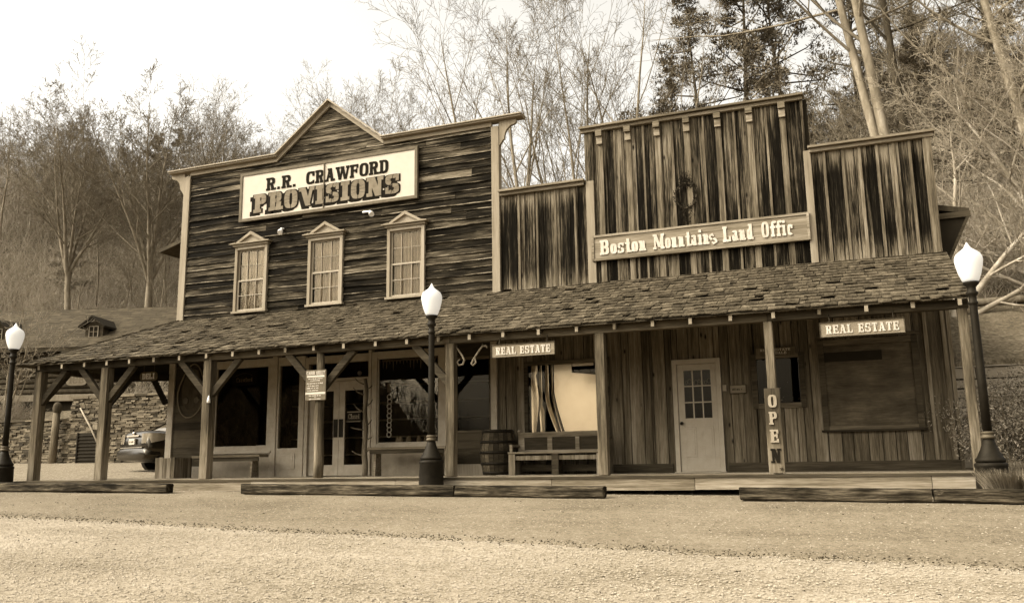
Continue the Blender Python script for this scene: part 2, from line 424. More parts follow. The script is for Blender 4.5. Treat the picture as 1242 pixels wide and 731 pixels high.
    if ch == 'n':
        stem(.07, 0, h, s, rr=.5, l=.8, top=False); r(0, h-b, .1, h); arc(w/2+.04, h-.24, w/2-.11, .24, s*.9, b*.9, 0, 150); r(w-.07-s, 0, w-.07, h-.22); r(w-.10-s, 0, w+.02, b); return w+.06, P
    if ch == 'u':
        r(.07, .2, .07+s, h); r(0, h-b, .1, h); arc(w/2-.02, .22, w/2-.05, .22, s*.9, b*.9, 180, 330); r(w-.09-s, 0, w-.09, h); r(w-.13-s, h-b, w-.1, h); r(w-.1, 0, w+.01, b); return w+.05, P
    if ch == 'i': stem(.08, 0, h, s, top=False); r(0, h-b, .1, h); r(.08, .80, .08+s, .98); return s+.16, P
    if ch == 'a':
        arc(w/2-.03, .2, w/2-.04, .2, s*.75, b*.8, 0, 360); r(w-.09-s, 0, w-.09, h-.16); r(w-.1, 0, w, b); arc(w/2-.04, h-.2, w/2-.05, .2, s*.8, b*.8, 0, 160); return w+.02, P
    if ch == 'd':
        arc(w/2-.02, h/2, w/2-.03, h/2, s*.9, b*.85, 60, 300); r(w-.09-s, 0, w-.09, 1); r(w-.16-s, 1-b*.8, w-.1, 1); r(w-.1, 0, w+.01, b); return w+.04, P
    if ch == 'f': stem(.12, 0, .8, s, top=False); arc(.12+s*1.1, .8, s*1.05, .2, s*.85, b, 20, 180); r(.0, h-b, .12+s+.14, h); return .44, P
    if ch == 'c': arc(w/2, h/2, w/2-.01, h/2, s*.95, b*.9, 50, 318); r(w-.03-t*1.4, h*.62, w-.03, h*.95); return w, P
    if ch == 'r': stem(.07, 0, h, s, rr=.6, top=False); r(0, h-b, .1, h); arc(.07+s+.06, h-.2, .17, .2, s*.7, b*.9, 30, 160); return .46, P
    if ch == 'w': diag(.16, 0, .03, h, s*.8); diag(.2, 0, .34, h, t); diag(.46, 0, .3, h, s*.8); diag(.5, 0, .64, h, t); r(0, h-b*.8, .22, h); r(.56, h-b*.8, .76, h); return .76, P
    if ch == 'l': stem(.08, 0, 1, s, top=False); r(0, 1-b, .1, 1); return s+.16, P
    if ch == 'e': arc(w/2, h/2, w/2-.01, h/2, s*.9, b*.85, 0, 318); r(.06, h/2-.04, w-.04, h/2+.05); return w, P
    return .5, [[(0,0),(.4,0),(.4,.6),(0,.6)]]

def text(mb, txt, x0, x1, z0, h, y, d=.012, gap=.07, grow=0.0, shift=(0, 0), tilt=None, slope=0.0, **kw):
    """raised lettering between x0 and x1 on a board whose face is at y (facing -Y)"""
    gl = [glyph(c, **kw) for c in txt]
    tot = sum(g[0] for g in gl) + gap*(len(gl)-1); k = (x1-x0)/tot; x = x0; n = 0
    for i, (w, P) in enumerate(gl):
        for p in P:
            q = []
            cx = sum(a for a, _ in p)/len(p); cz = sum(c for _, c in p)/len(p)
            for a, c in p:
                if grow: a += grow*h/k*(1 if a > cx else -1)/h; c += grow*(1 if c > cz else -1)
                X, Z = x + a*k + shift[0], z0 + c*h + shift[1]
                if tilt and i in tilt:
                    ang, dz = tilt[i]; ox, oz = x + w*k/2, z0 + .3*h
                    X, Z = ox + (X-ox)*cos(ang) - (Z-oz)*sin(ang), oz + (X-ox)*sin(ang) + (Z-oz)*cos(ang) + dz
                Z += slope*(X-x0)
                q.append((X, Z))
            ar = sum(q[j][0]*q[(j+1)%len(q)][1]-q[(j+1)%len(q)][0]*q[j][1] for j in range(len(q)))
            if ar < 0: q.reverse()
            mb.prism(q, y - d - (n % 9)*.0004, y + .001); n += 1
        x += (w+gap)*k

def scribble(mb, x0, x1, z0, h, y, rg, d=.004):
    """a line of writing too small to read: word-long runs of short marks"""
    x = x0
    while x < x1 - h*.5:
        wl = rg.randint(2, 6)
        for _ in range(wl):
            if x > x1 - h*.5: break
            w = h*rg.uniform(.45, .7); mb.box(x, x+w*.72, y-d, y, z0, z0+h*rg.choice((.7, .75, 1.0))); x += w
        x += h*.5

# ------------------------------------------------------------------ terrain
def sm(a, b, x):
    t = max(0.0, min(1.0, (x-a)/(b-a))); return t*t*(3-2*t)
def gz(X, Y):
    xc = max(-45.0, min(8.0, X))
    base = -.375 - .0098*xc
    if Y < -3.5: z = base + .072*(max(Y, -18.0)+3.5)
    else: z = base + .055*(min(Y, 0.0)+3.5) + .045*max(0.0, min(Y, 9.0))
    # back slope
    if Y > 9.2 and X < -10:
        d = max(0.0, (-X-36)*.6 + (Y-17)*.75)
        left = (2.05+.7*sm(9.6, 11.6, Y) if X < -28.32 else 2.75) + .74*d
    else: left = z
    mid = z + .42*max(0.0, Y-11.5)
    right = z if Y < 4.7 else 2.25 + .40*(Y-4.7)
    wl = 1-sm(-19, -15.5, X); wr = sm(1.55, 1.95, X)
    h = mid*(1-wl)*(1-wr) + left*wl + right*wr
    if h > 18: h = 18 + 5*(1-math.exp(-(h-18)/9))
    if Y > 12: h += 1.3*(mnoise.noise(V((X*.05, Y*.05, 3)))) * sm(12, 30, Y)
    # wooded rise across the road, behind the camera
    h += 12*sm(-34, -50, X)*sm(-14, -24, Y)*sm(-75, -60, Y)
    return h

def lin(a, b, st):
    n = max(1, int(round((b-a)/st))); return [a+(b-a)*i/n for i in range(n)]
def build_ground():
    xs = lin(-220,-70,12)+lin(-70,-40,2.5)+lin(-40,-15,1)+lin(-15,1.4,1.2)+lin(1.4,2.2,.1)+lin(2.2,14,.7)+lin(14,60,4)+lin(60,200,14)+[200]
    ys = lin(-200,-50,12)+lin(-50,-20,3)+lin(-20,-12,1)+lin(-12,-2,.4)+lin(-2,4.5,.6)+lin(4.5,4.9,.1)+lin(4.9,9,.5)+lin(9,9.3,.1)+lin(9.3,30,1)+lin(30,70,2.5)+lin(70,240,12)+[240]
    mb = MB(); n = len(xs)
    for y in ys:
        for x in xs:
            j = -.05 if -14 < y < -3.2 and -44 < x < 24 else 0
            mb.v.append((x, y, gz(x, y)+j))
    for i in range(len(ys)-1):
        for k in range(n-1):
            mb.f.append((i*n+k, i*n+k+1, (i+1)*n+k+1, (i+1)*n+k)); mb.sm.append(True)
    tag(mb.build('ground', M['earth']), kind='structure')
build_ground()

def sheet(name, m, xa, xb, ya, yb, nx, ny, lift, rag=0.0):
    """a surface laid over the ground between two edge functions"""
    mb = MB()
    for i in range(ny+1):
        for k in range(nx+1):
            x = xa + (xb-xa)*k/nx
            y0, y1 = ya(x), yb(x); y = y0 + (y1-y0)*(i/ny)**1.6
            e = -.015 if i == 0 else 0
            mb.v.append((x, y, gz(x, y) + lift + e + .012*mnoise.noise(V((x*.9, y*.9, 4)))))
    for i in range(ny):
        for k in range(nx):
            a = i*(nx+1)+k; mb.f.append((a, a+1, a+nx+2, a+nx+1)); mb.sm.append(True)
    return tag(mb.build(name, m), kind='structure')
def lot_edge(x):
    e = -8.02 - .108*x + .09*mnoise.noise(V((x*.35, 0, 0))) + .11*mnoise.noise(V((x*1.7, 3, 0))) + .07*mnoise.noise(V((x*5, 5, 0))) + .05*mnoise.noise(V((x*15, 7, 0)))
    return max(-8.9, min(-5.0, e)) if x > -30 else -5.0
sheet('road', M['gravel'], -45, 25, lambda x: -14.5, lambda x: lot_edge(x)+.25, 140, 20, .004)
sheet('parking_lot', M['lot'], -24, 14, lot_edge, lambda x: -3.1, 520, 14, .018)

def pebbles(name, n, fx, seed, smin, smax, m, lift):
    rg = random.Random(seed); mb = MB()
    for _ in range(n):
        x, y = fx(rg); s = rg.uniform(smin, smax); z = gz(x, y)+lift
        a = rg.uniform(0, 6.3); f = rg.uniform(.6, 1.2)
        p = [(x+s*cos(a+k*1.571)*(f if k % 2 else 1), y+s*sin(a+k*1.571)*(f if k % 2 else 1), z+s*.1) for k in range(4)]
        p.append((x+s*.2*rg.uniform(-1, 1), y, z+s*rg.uniform(.45, .8)))
        mb.add(p, [(0,1,4),(1,2,4),(2,3,4),(3,0,4)])
    return tag(mb.build(name, m), 'loose gravel stones scattered over the drive', 'gravel', kind='stuff')
def pt(rg):
    while True:
        x, y = rg.uniform(-15, 3.5), rg.uniform(-11.6, -5.5)
        if y < lot_edge(x)+.1: return x, y
pebbles('gravel', 30000, pt, 3, .006, .017, M['pebble'], .008)
def pt2(rg):
    x = rg.uniform(-17, 4)
    return x, lot_edge(x) + abs(rg.gauss(0, 1.6)) if rg.random() < .6 else rg.uniform(-7, -3.2)
pebbles('gravel', 5000, pt2, 5, .006, .016, M['pebble'], .018)
def debris():
    rg = random.Random(12); mb = MB()
    for _ in range(2600):
        x = rg.uniform(-17, 3); y = lot_edge(x) + rg.gauss(-.04, .12) if rg.random() < .8 else rg.uniform(-11, -3.4)
        z = gz(x, y)+.03; a = rg.uniform(0, 6.3); l = rg.uniform(.01, .04)
        mb.add([(x, y, z), (x+l*cos(a), y+l*sin(a), z+.006), (x+l*.4*cos(a+1), y+l*.4*sin(a+1), z+.014)], [(0, 1, 2)])
    tag(mb.build('leaf_debris', M['barkdark']), 'dark leaf scraps caught along the ragged asphalt edge', 'debris', kind='stuff')
debris()
# ------------------------------------------------------------------ walls of boards
def minus(a, b, cuts):
    """interval [a,b] without the cuts"""
    out = [(a, b)]
    for c, d in cuts:
        nx = []
        for p, q in out:
            if d <= p or c >= q: nx.append((p, q)); continue
            if c > p: nx.append((p, c))
            if d < q: nx.append((d, q))
        out = nx
    return [(p, q) for p, q in out if q-p > .02]

def vboards(mb, x0, x1, z0, z1, y, holes=(), w=.2, seed=1, th=.025, gap=.013, jit=.016, topf=None):
    rg = random.Random(seed); x = x0
    while x < x1 - .01:
        ww = min(w*rg.uniform(.75, 1.2), x1-x)
        if x1-x-ww < .06: ww = x1-x
        cuts = [(h[2], h[3]) for h in holes if h[0] < x+ww-.01 and h[1] > x+.01]
        # boards partly over a hole are split lengthwise
        xs = sorted({x, x+ww} | {v for h in holes for v in h[:2] if x < v < x+ww})
        for a, b in zip(xs, xs[1:]):
            cu = [(h[2], h[3]) for h in holes if h[0] < (a+b)/2 < h[1]]
            for p, q in minus(z0, z1, cu):
                d = rg.uniform(-jit, jit)
                mb.box(a+gap/2, b-gap/2, y-th+d*.5, y+.02, p, q)
        x += ww

def clapboards(mb, x0, x1, z0, z1, y, holes=(), expo=.158, seed=1, lim=None):
    """lapped siding, warped and sagging, butt joints at random places"""
    rg = random.Random(seed); z = z0
    while z < z1 - .03:
        zt = min(z+expo*rg.uniform(.96, 1.05), z1)
        a, b = (x0, x1) if lim is None else lim((z+zt)/2)
        if b-a < .05: z = zt; continue
        cuts = [(h[0], h[1]) for h in holes if h[2] < zt-.01 and h[3] > z+.01]
        for p, q in minus(a, b, cuts):
            x = p
            while x < q-.01:
                e = min(q, x+rg.uniform(1.4, 4.2))
                if q-e < .3: e = q
                n = max(3, int((e-x)/.22)); rows = []
                ph = rg.uniform(0, 9); amp = rg.uniform(.002, .013); out = rg.uniform(.022, .045); drop = rg.uniform(-.010, .008); ew = rg.uniform(.016, .034)
                for i in range(n+1):
                    xx = x+.002+(e-x-.004)*i/n
                    s = amp*sin(ph+xx*2.1)+.007*mnoise.noise(V((xx*1.3, z*9, seed)))
                    o = out+.014*mnoise.noise(V((xx*2, z*7, seed+5)))
                    g = .012*max(0, mnoise.noise(V((xx*3.7, z*5, seed+8)))); w = ew*(.6+.8*abs(mnoise.noise(V((xx*2.9, z*6, 2)))))
                    zb = z+s+drop+g; t = (w)/(zt+s*.6+.01-zb)
                    rows.append([(xx, y-o, zb), (xx, y-o+(o-.004)*t, zb+w), (xx, y-.004, zt+s*.6+.01), (xx, y+.012, zt+s*.6+.01), (xx, y-o+.016, zb)])
                vs = [v for r_ in rows for v in r_]; fs = [(4, 3, 2, 1, 0), tuple(5*n+k for k in range(5))]; worn = []
                for i in range(n):
                    for k in range(5):
                        if k == 0: worn.append(len(fs))
                        fs.append((5*i+k, 5*i+(k+1)%5, 5*i+5+(k+1)%5, 5*i+5+k))
                mb.add(vs, fs, False, set(worn)); x = e
        z = zt

# ------------------------------------------------------------------ the two-storey store
store = thing('general_store', 'two-storey clapboard store with a false front, three pedimented upper windows and a glazed shopfront', 'building', (-11, 0, 0))
UPW = [(-13.56, -12.64), (-11.51, -10.59), (-9.45, -8.53)]
WB, WT = 3.80, 5.35
mb = MB()
clapboards(mb, -15.06, -6.94, 3.5, 7.34, 0, [(a+.06, b-.06, WB+.06, WT-.06) for a, b in UPW], seed=3)
mb.build('upper_siding', [M['siding'], M['wornedge']], store)
AP = (-11.03, 8.60); PL, PR = (-12.47, 7.46), (-9.58, 7.46)
mb = MB()
clapboards(mb, -12.4, -9.6, 7.34, 8.5, -.004, seed=9, lim=lambda z: (AP[0]-(AP[1]-z)*1.28+.05, AP[0]+(AP[1]-z)*1.28-.05))
mb.build('gable_siding', [M['siding'], M['wornedge']], store)
mb = MB()     # solid false-front wall behind the boards
mb.box(-15.1, -6.93, .03, .07, 5.9, 7.36); mb.prism([(-12.4, 7.36), (-9.6, 7.36), (-11.03, 8.5)], .03, .07)
for a, b in [(-15.1, -13.56), (-12.64, -11.51), (-10.59, -9.45), (-8.53, -6.93)]: mb.box(a, b, .03, .07, 3.4, 5.9)
mb.box(-13.56, -8.53, .031, .069, 3.4, 3.8); mb.box(-13.56, -8.53, .031, .069, 5.35, 5.9)
mb.build('front_wall', M['dark'], store)
for x0, x1 in ((-15.24, -15.05), (-6.95, -6.775)):
    mb = MB(); mb.box(x0, x1, -.06, .10, 3.45, 7.33); mb.build('corner_board', M['cream'], store, .006)
for (fa, fb), (a, b) in zip(((-15.06, PL[0]), (PR[0], -6.94)), ((-15.66, PL[0]+.03), (PR[0]-.03, -6.22))):   # frieze board and top moulding, left and right of the gable
    mb = MB(); mb.box(fa, fb, -.055, .02, 7.34, 7.4405)
    mb.box(a, b, -.15, .12, 7.441, 7.4755); mb.box(a-.01 if a < -15 else a, b+.01 if b > -7 else b, -.19, .14, 7.476, 7.505)
    mb.build('cornice', M['creamx'], store, .004)
mb = MB()
def rake(mb, a, b, lo, hi, y0, y1):
    mb.prism([(a[0], a[1]+lo), (b[0], b[1]+lo), (b[0], b[1]+hi), (a[0], a[1]+hi)], y0, y1)
rake(mb, PL, (AP[0]-.001, AP[1]), -.115, 0, -.07, .02); rake(mb, (AP[0]+.001, AP[1]), PR, -.115, 0, -.07, .02)
rake(mb, (PL[0]-.02, PL[1]), (AP[0]-.001, AP[1]), .002, .045, -.17, .12); rake(mb, (AP[0]+.001, AP[1]), (PR[0]+.02, PR[1]), .002, .045, -.17, .12)
mb.build('gable_trim', M['creamx'], store)
def scroll(x, sgn):   # sawn bracket under the cornice end
    pts = [(x, 7.44), (x+sgn*.40, 7.44), (x+sgn*.40, 7.36)]
    for i in range(7):
        a = pi/2*i/6; pts.append((x+sgn*(.36-.24*sin(a)), 7.32-.30*(1-cos(a))))
    pts += [(x+sgn*.09, 7.00), (x+sgn*.02, 6.90), (x, 6.88)]
    if sgn < 0: pts.reverse()
    mb = MB(); mb.prism(pts[::-1], -.045, .03); mb.build('bracket', M['cream'], store, .004)
scroll(-15.242, -1); scroll(-6.773, 1)

def upper_window(x0, x1):
    mb = MB()
    w = .075; yf = -.085
    mb.box(x0, x0+w, yf, .02, WB, WT); mb.box(x1-w, x1, yf, .02, WB, WT)
    mb.box(x0+w, x1-w, yf, .02, WT-.07, WT); mb.box(x0-.03, x1+.03, yf-.03, .02, WB-.05, WB-.002)
    wd = mb.build('window', M['cream'], store, .004)
    xm = (x0+x1)/2; mb = MB()                      # head moulding and pediment
    mb.box(x0-.035, x1+.035, -.13, .02, WT+.002, WT+.05)
    mb.box(x0-.10, x1+.10, -.19, .02, WT+.052, WT+.075)
    mb.prism([(x0+.10, WT+.077), (x1-.10, WT+.077), (xm, WT+.30)], -.07, .02)
    for s in (-1, 1):
        a, b = (xm+s*.46, WT+.077), (xm+s*.002, WT+.345)
        p = [a, (a[0]-s*.10, a[1]), (b[0], b[1]-.075), b]
        if s > 0: p.reverse()
        mb.prism(p, -.13, .019)
    for s in (-1, 1):
        a = xm+s*.57; p = [(a, WT+.077), (xm+s*.40, WT+.077), (xm+s*.40, WT+.105)]
        if s > 0: p.reverse()
        mb.prism(p, -.17, .018)
    mb.build('window_pediment', M['creamx'], wd)
    zm = WB+.73; mb = MB()
    for za, zb, yo in ((WB, zm+.02, -.045), (zm-.02, WT-.07, -.025)):
        mb.box(x0+w+.004, x0+w+.045, yo, yo+.03, za, zb); mb.box(x1-w-.045, x1-w-.004, yo, yo+.03, za, zb)
        mb.box(x0+w+.045, x1-w-.045, yo-.001, yo+.029, za, za+.045); mb.box(x0+w+.045, x1-w-.045, yo-.001, yo+.029, zb-.04, zb)
        for k in (1, 2):
            xx = x0+w+(x1-x0-2*w)*k/3; mb.box(xx-.009, xx+.009, yo+.004, yo+.026, za+.045, zb-.04)
        zz = (za+zb)/2; mb.box(x0+w+.045, x1-w-.045, yo+.006, yo+.025, zz-.008, zz+.008)
    mb.build('sash', M['cream'], wd)
    mb = MB(); mb.box(x0+w, x1-w, -.002, .002, WB, WT-.07); mb.build('pane', M['upperglass'], wd)
    mb = MB(); n = 26; rg = random.Random(int(x0*100))     # gathered lace curtain behind the glass
    for i in range(n):
        a = x0+w+(x1-x0-2*w)*i/n; b = x0+w+(x1-x0-2*w)*(i+1)/n
        ya, yb = .07+.022*sin(i*1.9+x0), .07+.022*sin((i+1)*1.9+x0)
        mb.add([(a, ya, WB), (b, yb, WB), (b, yb, WT), (a, ya, WT)], [(0, 1, 2, 3)], True)
    mb.build('curtain', M['curtain'], wd)
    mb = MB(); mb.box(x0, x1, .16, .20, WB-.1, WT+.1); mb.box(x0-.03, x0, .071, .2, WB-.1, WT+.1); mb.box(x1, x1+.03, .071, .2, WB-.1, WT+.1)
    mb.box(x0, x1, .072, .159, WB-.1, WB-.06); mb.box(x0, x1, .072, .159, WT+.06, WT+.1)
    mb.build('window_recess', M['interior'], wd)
for a, b in UPW: upper_window(a, b)

def flood(x, z, dx):
    mb = MB(); mb.tube([(x, -.03, z), (x, -.09, z), (x+dx*.4, -.13, z-.02)], .022, 8)
    mb.lathe([(.05, -.012), (.05, .012)], (x, -.045, z), 12)
    a = V((x+dx*.4, -.13, z-.02)); d = V((dx, -.5, -.55)).normalized()
    mb.tube([a, a+d*.06, a+d*.10, a+d*.17], [.03, .035, .055, .06], 12)
    mb.build('flood_light', M['white'], store)
flood(-12.26, 5.67, .12); flood(-10.06, 5.80, .5)

# body and real roof behind the false front
mb = MB()
clap = MB()
for y in range(2): pass
mb.box(-15.15, -15.09, .08, 9, 3.4, 5.75); mb.box(-15.15, -15.09, .08, 9, -.1, 3.399)
mb.box(-6.99, -6.93, .08, 9, 3.0, 5.75); mb.box(-15.09, -6.99, 8.94, 9, -.1, 5.75)
mb.prism([(-15.09, 5.76), (-6.99, 5.76), (-11.04, 7.05)], 8.945, 8.99)
mb.build('side_walls', M['siding'], store)
mb = MB()
for s in (-1, 1):
    a, b = (-11.04+s*5.25, 5.60), (-11.04, 7.10)
    p = [a, b, (b[0], b[1]+.09), (a[0], a[1]+.09)]
    if s < 0: p = p
    mb.prism(p if s < 0 else p[::-1], .35, 9.4)
mb.build('roof', M['barkdark'], store)

# shopfront, left to right (all at y = 0)
mb = MB(); mb.box(-15.38, -15.2, -.05, .12, 0, 2.75); mb.build('corner_post', M['shop'], store, .006)
mb = MB(); vb = [0, .26]
z = .262
while z < 2.72:
    h = rnd.uniform(.18, .25); mb.box(-15.198, -14.14, -.012-rnd.uniform(0, .006), .03, z, min(z+h-.003, 2.72)); z += h
mb.build('side_panel', M['panelwood'], store)
mb = MB(); mb.box(-15.198, -14.14, -.02, .03, 0, .255); mb.build('base_panel', M['shop'], store)

def shop_window(x0, x1, z0, z1, g, sash=True):
    """x0..z1 outer frame, g = glass opening"""
    mb = MB(); gx0, gx1, gz0, gz1 = g
    mb.box(x0, gx0, -.06, .06, z0, z1); mb.box(gx1, x1, -.06, .06, z0, z1)
    mb.box(gx0, gx1, -.055, .06, gz1, z1); mb.box(gx0, gx1, -.055, .06, z0, gz0)
    mb.box(x0-.02, x1+.02, -.10, -.061, z0-.03, z0+.02)
    b = .03
    mb.box(gx0, gx0+b, -.03, .03, gz0, gz1); mb.box(gx1-b, gx1, -.03, .03, gz0, gz1)
    mb.box(gx0+b, gx1-b, -.03, .03, gz1-b, gz1); mb.box(gx0+b, gx1-b, -.03, .03, gz0, gz0+b)
    wd = mb.build('shop_window', M['shop'], store, .004)
    mb = MB(); mb.box(gx0+b, gx1-b, -.003, .003, gz0+b, gz1-b); mb.build('pane', M['glass'], wd)
    mb = MB(); mb.box(gx0-.05, gx1+.05, .065, .75, gz0-.05, gz0-.02); mb.build('display_shelf', M['shopdark'], wd)
    return wd
w1 = shop_window(-14.13, -12.37, .55, 2.65, (-13.98, -12.49, .66, 2.50))
w2 = shop_window(-9.80, -8.05, .53, 2.63, (-9.67, -8.19, .66, 2.50))
mb = MB()     # boarded aprons under the windows
mb.box(-14.13, -12.37, -.03, .05, 0, .52); mb.build('apron', M['shopdark'], store)
mb = MB(); mb.box(-9.80, -8.05, -.03, .05, 0, .50); mb.build('apron', M['shopdark'], store)
mb = MB(); mb.box(-12.368, -12.235, -.08, .08, 0, 2.75); mb.box(-12.39, -12.215, -.10, -.081, 0, .2); mb.build('pilaster', M['shop'], store, .005)
for xa, xb, yy in ((-9.872, -9.802, -.08), (-8.048, -7.83, -.07), (-7.03, -6.99, -.03)):
    mb = MB(); mb.box(xa, xb, yy, .08, 0, 2.75); mb.build('pilaster', M['shop'], store, .005)
mb = MB()     # narrow side light with a moulded panel below
mb.box(-12.234, -12.19, -.05, .05, 0, 2.65); mb.box(-11.66, -11.52, -.05, .05, 0, 2.65); mb.box(-12.19, -11.66, -.048, .05, 2.46, 2.65); mb.box(-12.19, -11.66, -.048, .05, 0, .62)
mb.box(-12.13, -11.72, -.062, -.049, .16, .50)
mb.box(-12.08, -11.77, -.07, -.0625, .21, .45)
sl = mb.build('side_light', M['shop'], store, .004)
mb = MB(); mb.box(-12.19, -11.66, -.004, .002, .62, 2.46); mb.build('pane', M['glass'], sl)
# doorway
mb = MB(); mb.box(-11.519, -11.43, -.03, .14, 0, 2.60); mb.box(-9.90, -9.8725, -.03, .14, 0, 2.6); mb.box(-11.43, -9.90, -.03, .14, 2.05, 2.11); mb.box(-11.43, -9.90, -.03, .14, 2.46, 2.62)
mb.build('door_frame', M['shop'], store, .004)
mb = MB(); mb.box(-11.43, -9.90, .05, .056, 2.11, 2.46); mb.build('transom_pane', M['glass'], store)
for x0, x1, g0, g1 in ((-11.428, -10.668, -11.27, -10.81), (-10.662, -9.902, -10.52, -10.06)):
    mb = MB(); mb.box(x0, g0, .04, .085, .01, 2.045); mb.box(g1, x1, .04, .085, .01, 2.045); mb.box(g0, g1, .041, .084, 1.84, 2.045); mb.box(g0, g1, .041, .084, .01, .24)
    dr = mb.build('door', M['shop'], store, .003)
    mb = MB(); mb.box(g0, g1, .058, .064, .24, 1.84); mb.build('pane', M['glass'], dr)
    xa = g1+.02 if x0 < -11 else x0+.01
    mb = MB(); mb.box(xa, xa+.10, .022, .039, .83, 1.22); mb.build('push_plate', M['black'], dr)
    if x0 > -11:
        mb = MB(); mb.box(-10.45, -10.11, .035, .042, 1.17, 1.36); sg = mb.build('closed_sign', M['black'], dr)
        mb = MB(); mb.box(-10.45, -10.11, .030, .034, 1.355, 1.375); mb.box(-10.45, -10.11, .030, .034, 1.15, 1.17)
        text(mb, 'Closed', -10.42, -10.14, 1.215, .11, .035, .003); mb.build('lettering', M['signgrey'], sg)
# dark third window over a plank dado
mb = MB(); mb.box(-7.828, -7.79, -.03, .05, .84, 2.40); mb.box(-7.06, -7.032, -.03, .05, .84, 2.40); mb.box(-7.79, -7.06, -.03, .05, 2.34, 2.40); mb.box(-7.79, -7.06, -.035, .05, .84, .89)
dw = mb.build('dark_window', M['frame'], store)
mb = MB(); mb.box(-7.79, -7.06, -.002, .003, .89, 2.34); mb.build('pane', M['screen'], dw)
mb = MB()
for i in range(4): mb.box(-7.828, -7.032, -.02, .03, .22+i*.155, .22+i*.155+.152)
mb.build('dado', M['panelwood'], store)
mb = MB(); mb.box(-7.828, -7.032, -.03, .03, 0, .215); mb.build('base_panel', M['cream'], store)
mb = MB(); mb.box(-6.988, -6.875, -.075, .09, 0, 2.75); mb.build('corner_board', M['shop'], store, .004)
mb = MB()     # boards over the shopfront up to the porch ceiling
for i in range(7): mb.box(-15.2, -7.0, -.01-.006*(i % 2), .03, 2.752+i*.13, 2.752+i*.13+.127)
mb.box(-7.83, -7.0, -.02, .03, 2.41, 2.75)
mb.build('head_boards', M['panelwood'], store)
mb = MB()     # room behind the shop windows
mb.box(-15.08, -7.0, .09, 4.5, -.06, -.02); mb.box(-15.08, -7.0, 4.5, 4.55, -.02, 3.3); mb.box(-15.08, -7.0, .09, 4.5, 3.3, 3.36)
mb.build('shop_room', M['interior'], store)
mb = MB()
rg = random.Random(4)
for i in range(5):       # shelving with goods on the back wall
    mb.box(-14.8, -7.4, 4.1, 4.49, .5+i*.45, .53+i*.45)
mb.build('wall_shelves', M['shopdark'], store)

# ------------------------------------------------------------------ land office
office = thing('land_office', 'single-storey plank land office with a stepped false front of streaked vertical boards', 'building', (-2.7, 0, 0))
LP = 3.55
mb = MB(); vboards(mb, -6.77, -4.87, LP, 5.80, .02, w=.2, seed=21)
mb.build('low_parapet', M['planks_low'], office)
for x in (-6.35, -5.95, -5.55, -5.12): mb = MB(); mb.box(x-.022, x+.022, -.035, -.012, LP, 5.79); mb.build('batten', M['batten'], office)
mb = MB(); vboards(mb, -4.70, -.66, LP, 6.90, .01, w=.23, seed=22)
DX = [-4.55, -3.96, -3.37, -2.78, -2.18, -1.58, -.98]
mb.build('tall_parapet', M['planks'], office)
for x in DX: mb = MB(); mb.box(x-.055, x+.055, -.045, -.022, LP, 6.55); mb.build('batten', M['batten'], office)
for x in [-4.25, -3.66, -3.08, -2.47, -1.88, -1.28]: mb = MB(); mb.box(x-.02, x+.02, -.035, -.021, LP, 6.88); mb.build('batten', M['batten'], office)
mb = MB(); vboards(mb, -.52, 1.42, LP, 5.84, .02, w=.22, seed=23)
mb.build('low_parapet', M['planks_low'], office)
for x in (-.30, .02, .31, .60, .88, 1.14): mb = MB(); mb.box(x-.025, x+.025, -.045, -.012, LP, 5.83); mb.build('batten', M['batten'], office)
for x0, x1, zt in ((-4.868, -4.702, 5.82), (-.655, -.525, 5.84), (1.36, 1.50, 5.84)):
    mb = MB(); n = 6
    for i in range(1): mb.box(x0, x1, -.075, .06, LP, zt)
    mb.build('corner_board', M['post'] if x0 > 1 else M['cream'], office, .006)
mb = MB(); mb.box(-4.88, -4.70, -.05, .05, 5.825, 6.90); mb.build('edge_board', M['planks'], office)
mb = MB(); mb.box(-.655, -.60, -.06, .05, 5.845, 6.90); mb.build('edge_board', M['planks'], office)
for x0, x1, z in ((-6.77, -4.885, 5.82), (-4.96, -.575, 6.92), (-.57, 1.56, 5.86)):
    mb = MB(); mb.box(x0, x1, -.17, .10, z, z+.045); mb.box(x0+.02, x1-.02, -.10, -.02, z-.07, z-.002); mb.build('parapet_cap', M['deck'], office, .004)
for x in DX:
    mb = MB(); mb.box(x-.065, x+.065, -.155, -.046, 6.72, 6.845); mb.box(x-.06, x+.06, -.10, -.047, 6.56, 6.715); mb.build('dentil_block', M['deck'], office, .005)
mb = MB(); mb.box(-4.86, -.53, .034, .06, 3.4, 6.88); mb.box(-6.76, -4.865, .044, .07, 3.4, 5.79); mb.box(-.525, 1.41, .044, .07, 3.4, 5.83); mb.build('backing_boards', M['dark'], office)
# lower wall
OH = [(-6.24, -4.58, .70, 2.17), (-3.30, -2.40, 0, 2.09), (-1.78, -.98, 1.18, 2.05), (-.60, .89, .74, 2.22)]
mb = MB(); vboards(mb, -6.872, 1.44, 0, 3.56, .02, OH, w=.23, seed=31, jit=.02)
for x in (-6.5, -5.0, -4.3, -3.75, -2.05, 1.1, 1.38): mb.box(x-.03, x+.03, -.047, -.006, .175, 3.5) if not any(h[0]-.08 < x < h[1]+.08 for h in OH) else None
mb.build('wall_boards', M['barn'], office)
mb = MB(); mb.box(-4.5, -3.36, -.05, -.024, .0, .17); mb.box(-2.34, 1.44, -.05, -.024, .0, .17); mb.build('skirting_board', M['frame'], office)
mb = MB(); mb.box(1.44, 1.50, -.03, 8.5, -.1, 5.0); mb.box(-6.9, 1.44, 8.45, 8.5, -.1, 5.0); mb.build('side_walls', M['barn'], office)
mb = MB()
mb.box(-6.87, 1.43, .08, 4.2, -.05, -.02); mb.box(-6.87, 1.43, 4.2, 4.25, -.02, 3.2); mb.box(-6.87, 1.43, .08, 4.2, 3.2, 3.25)
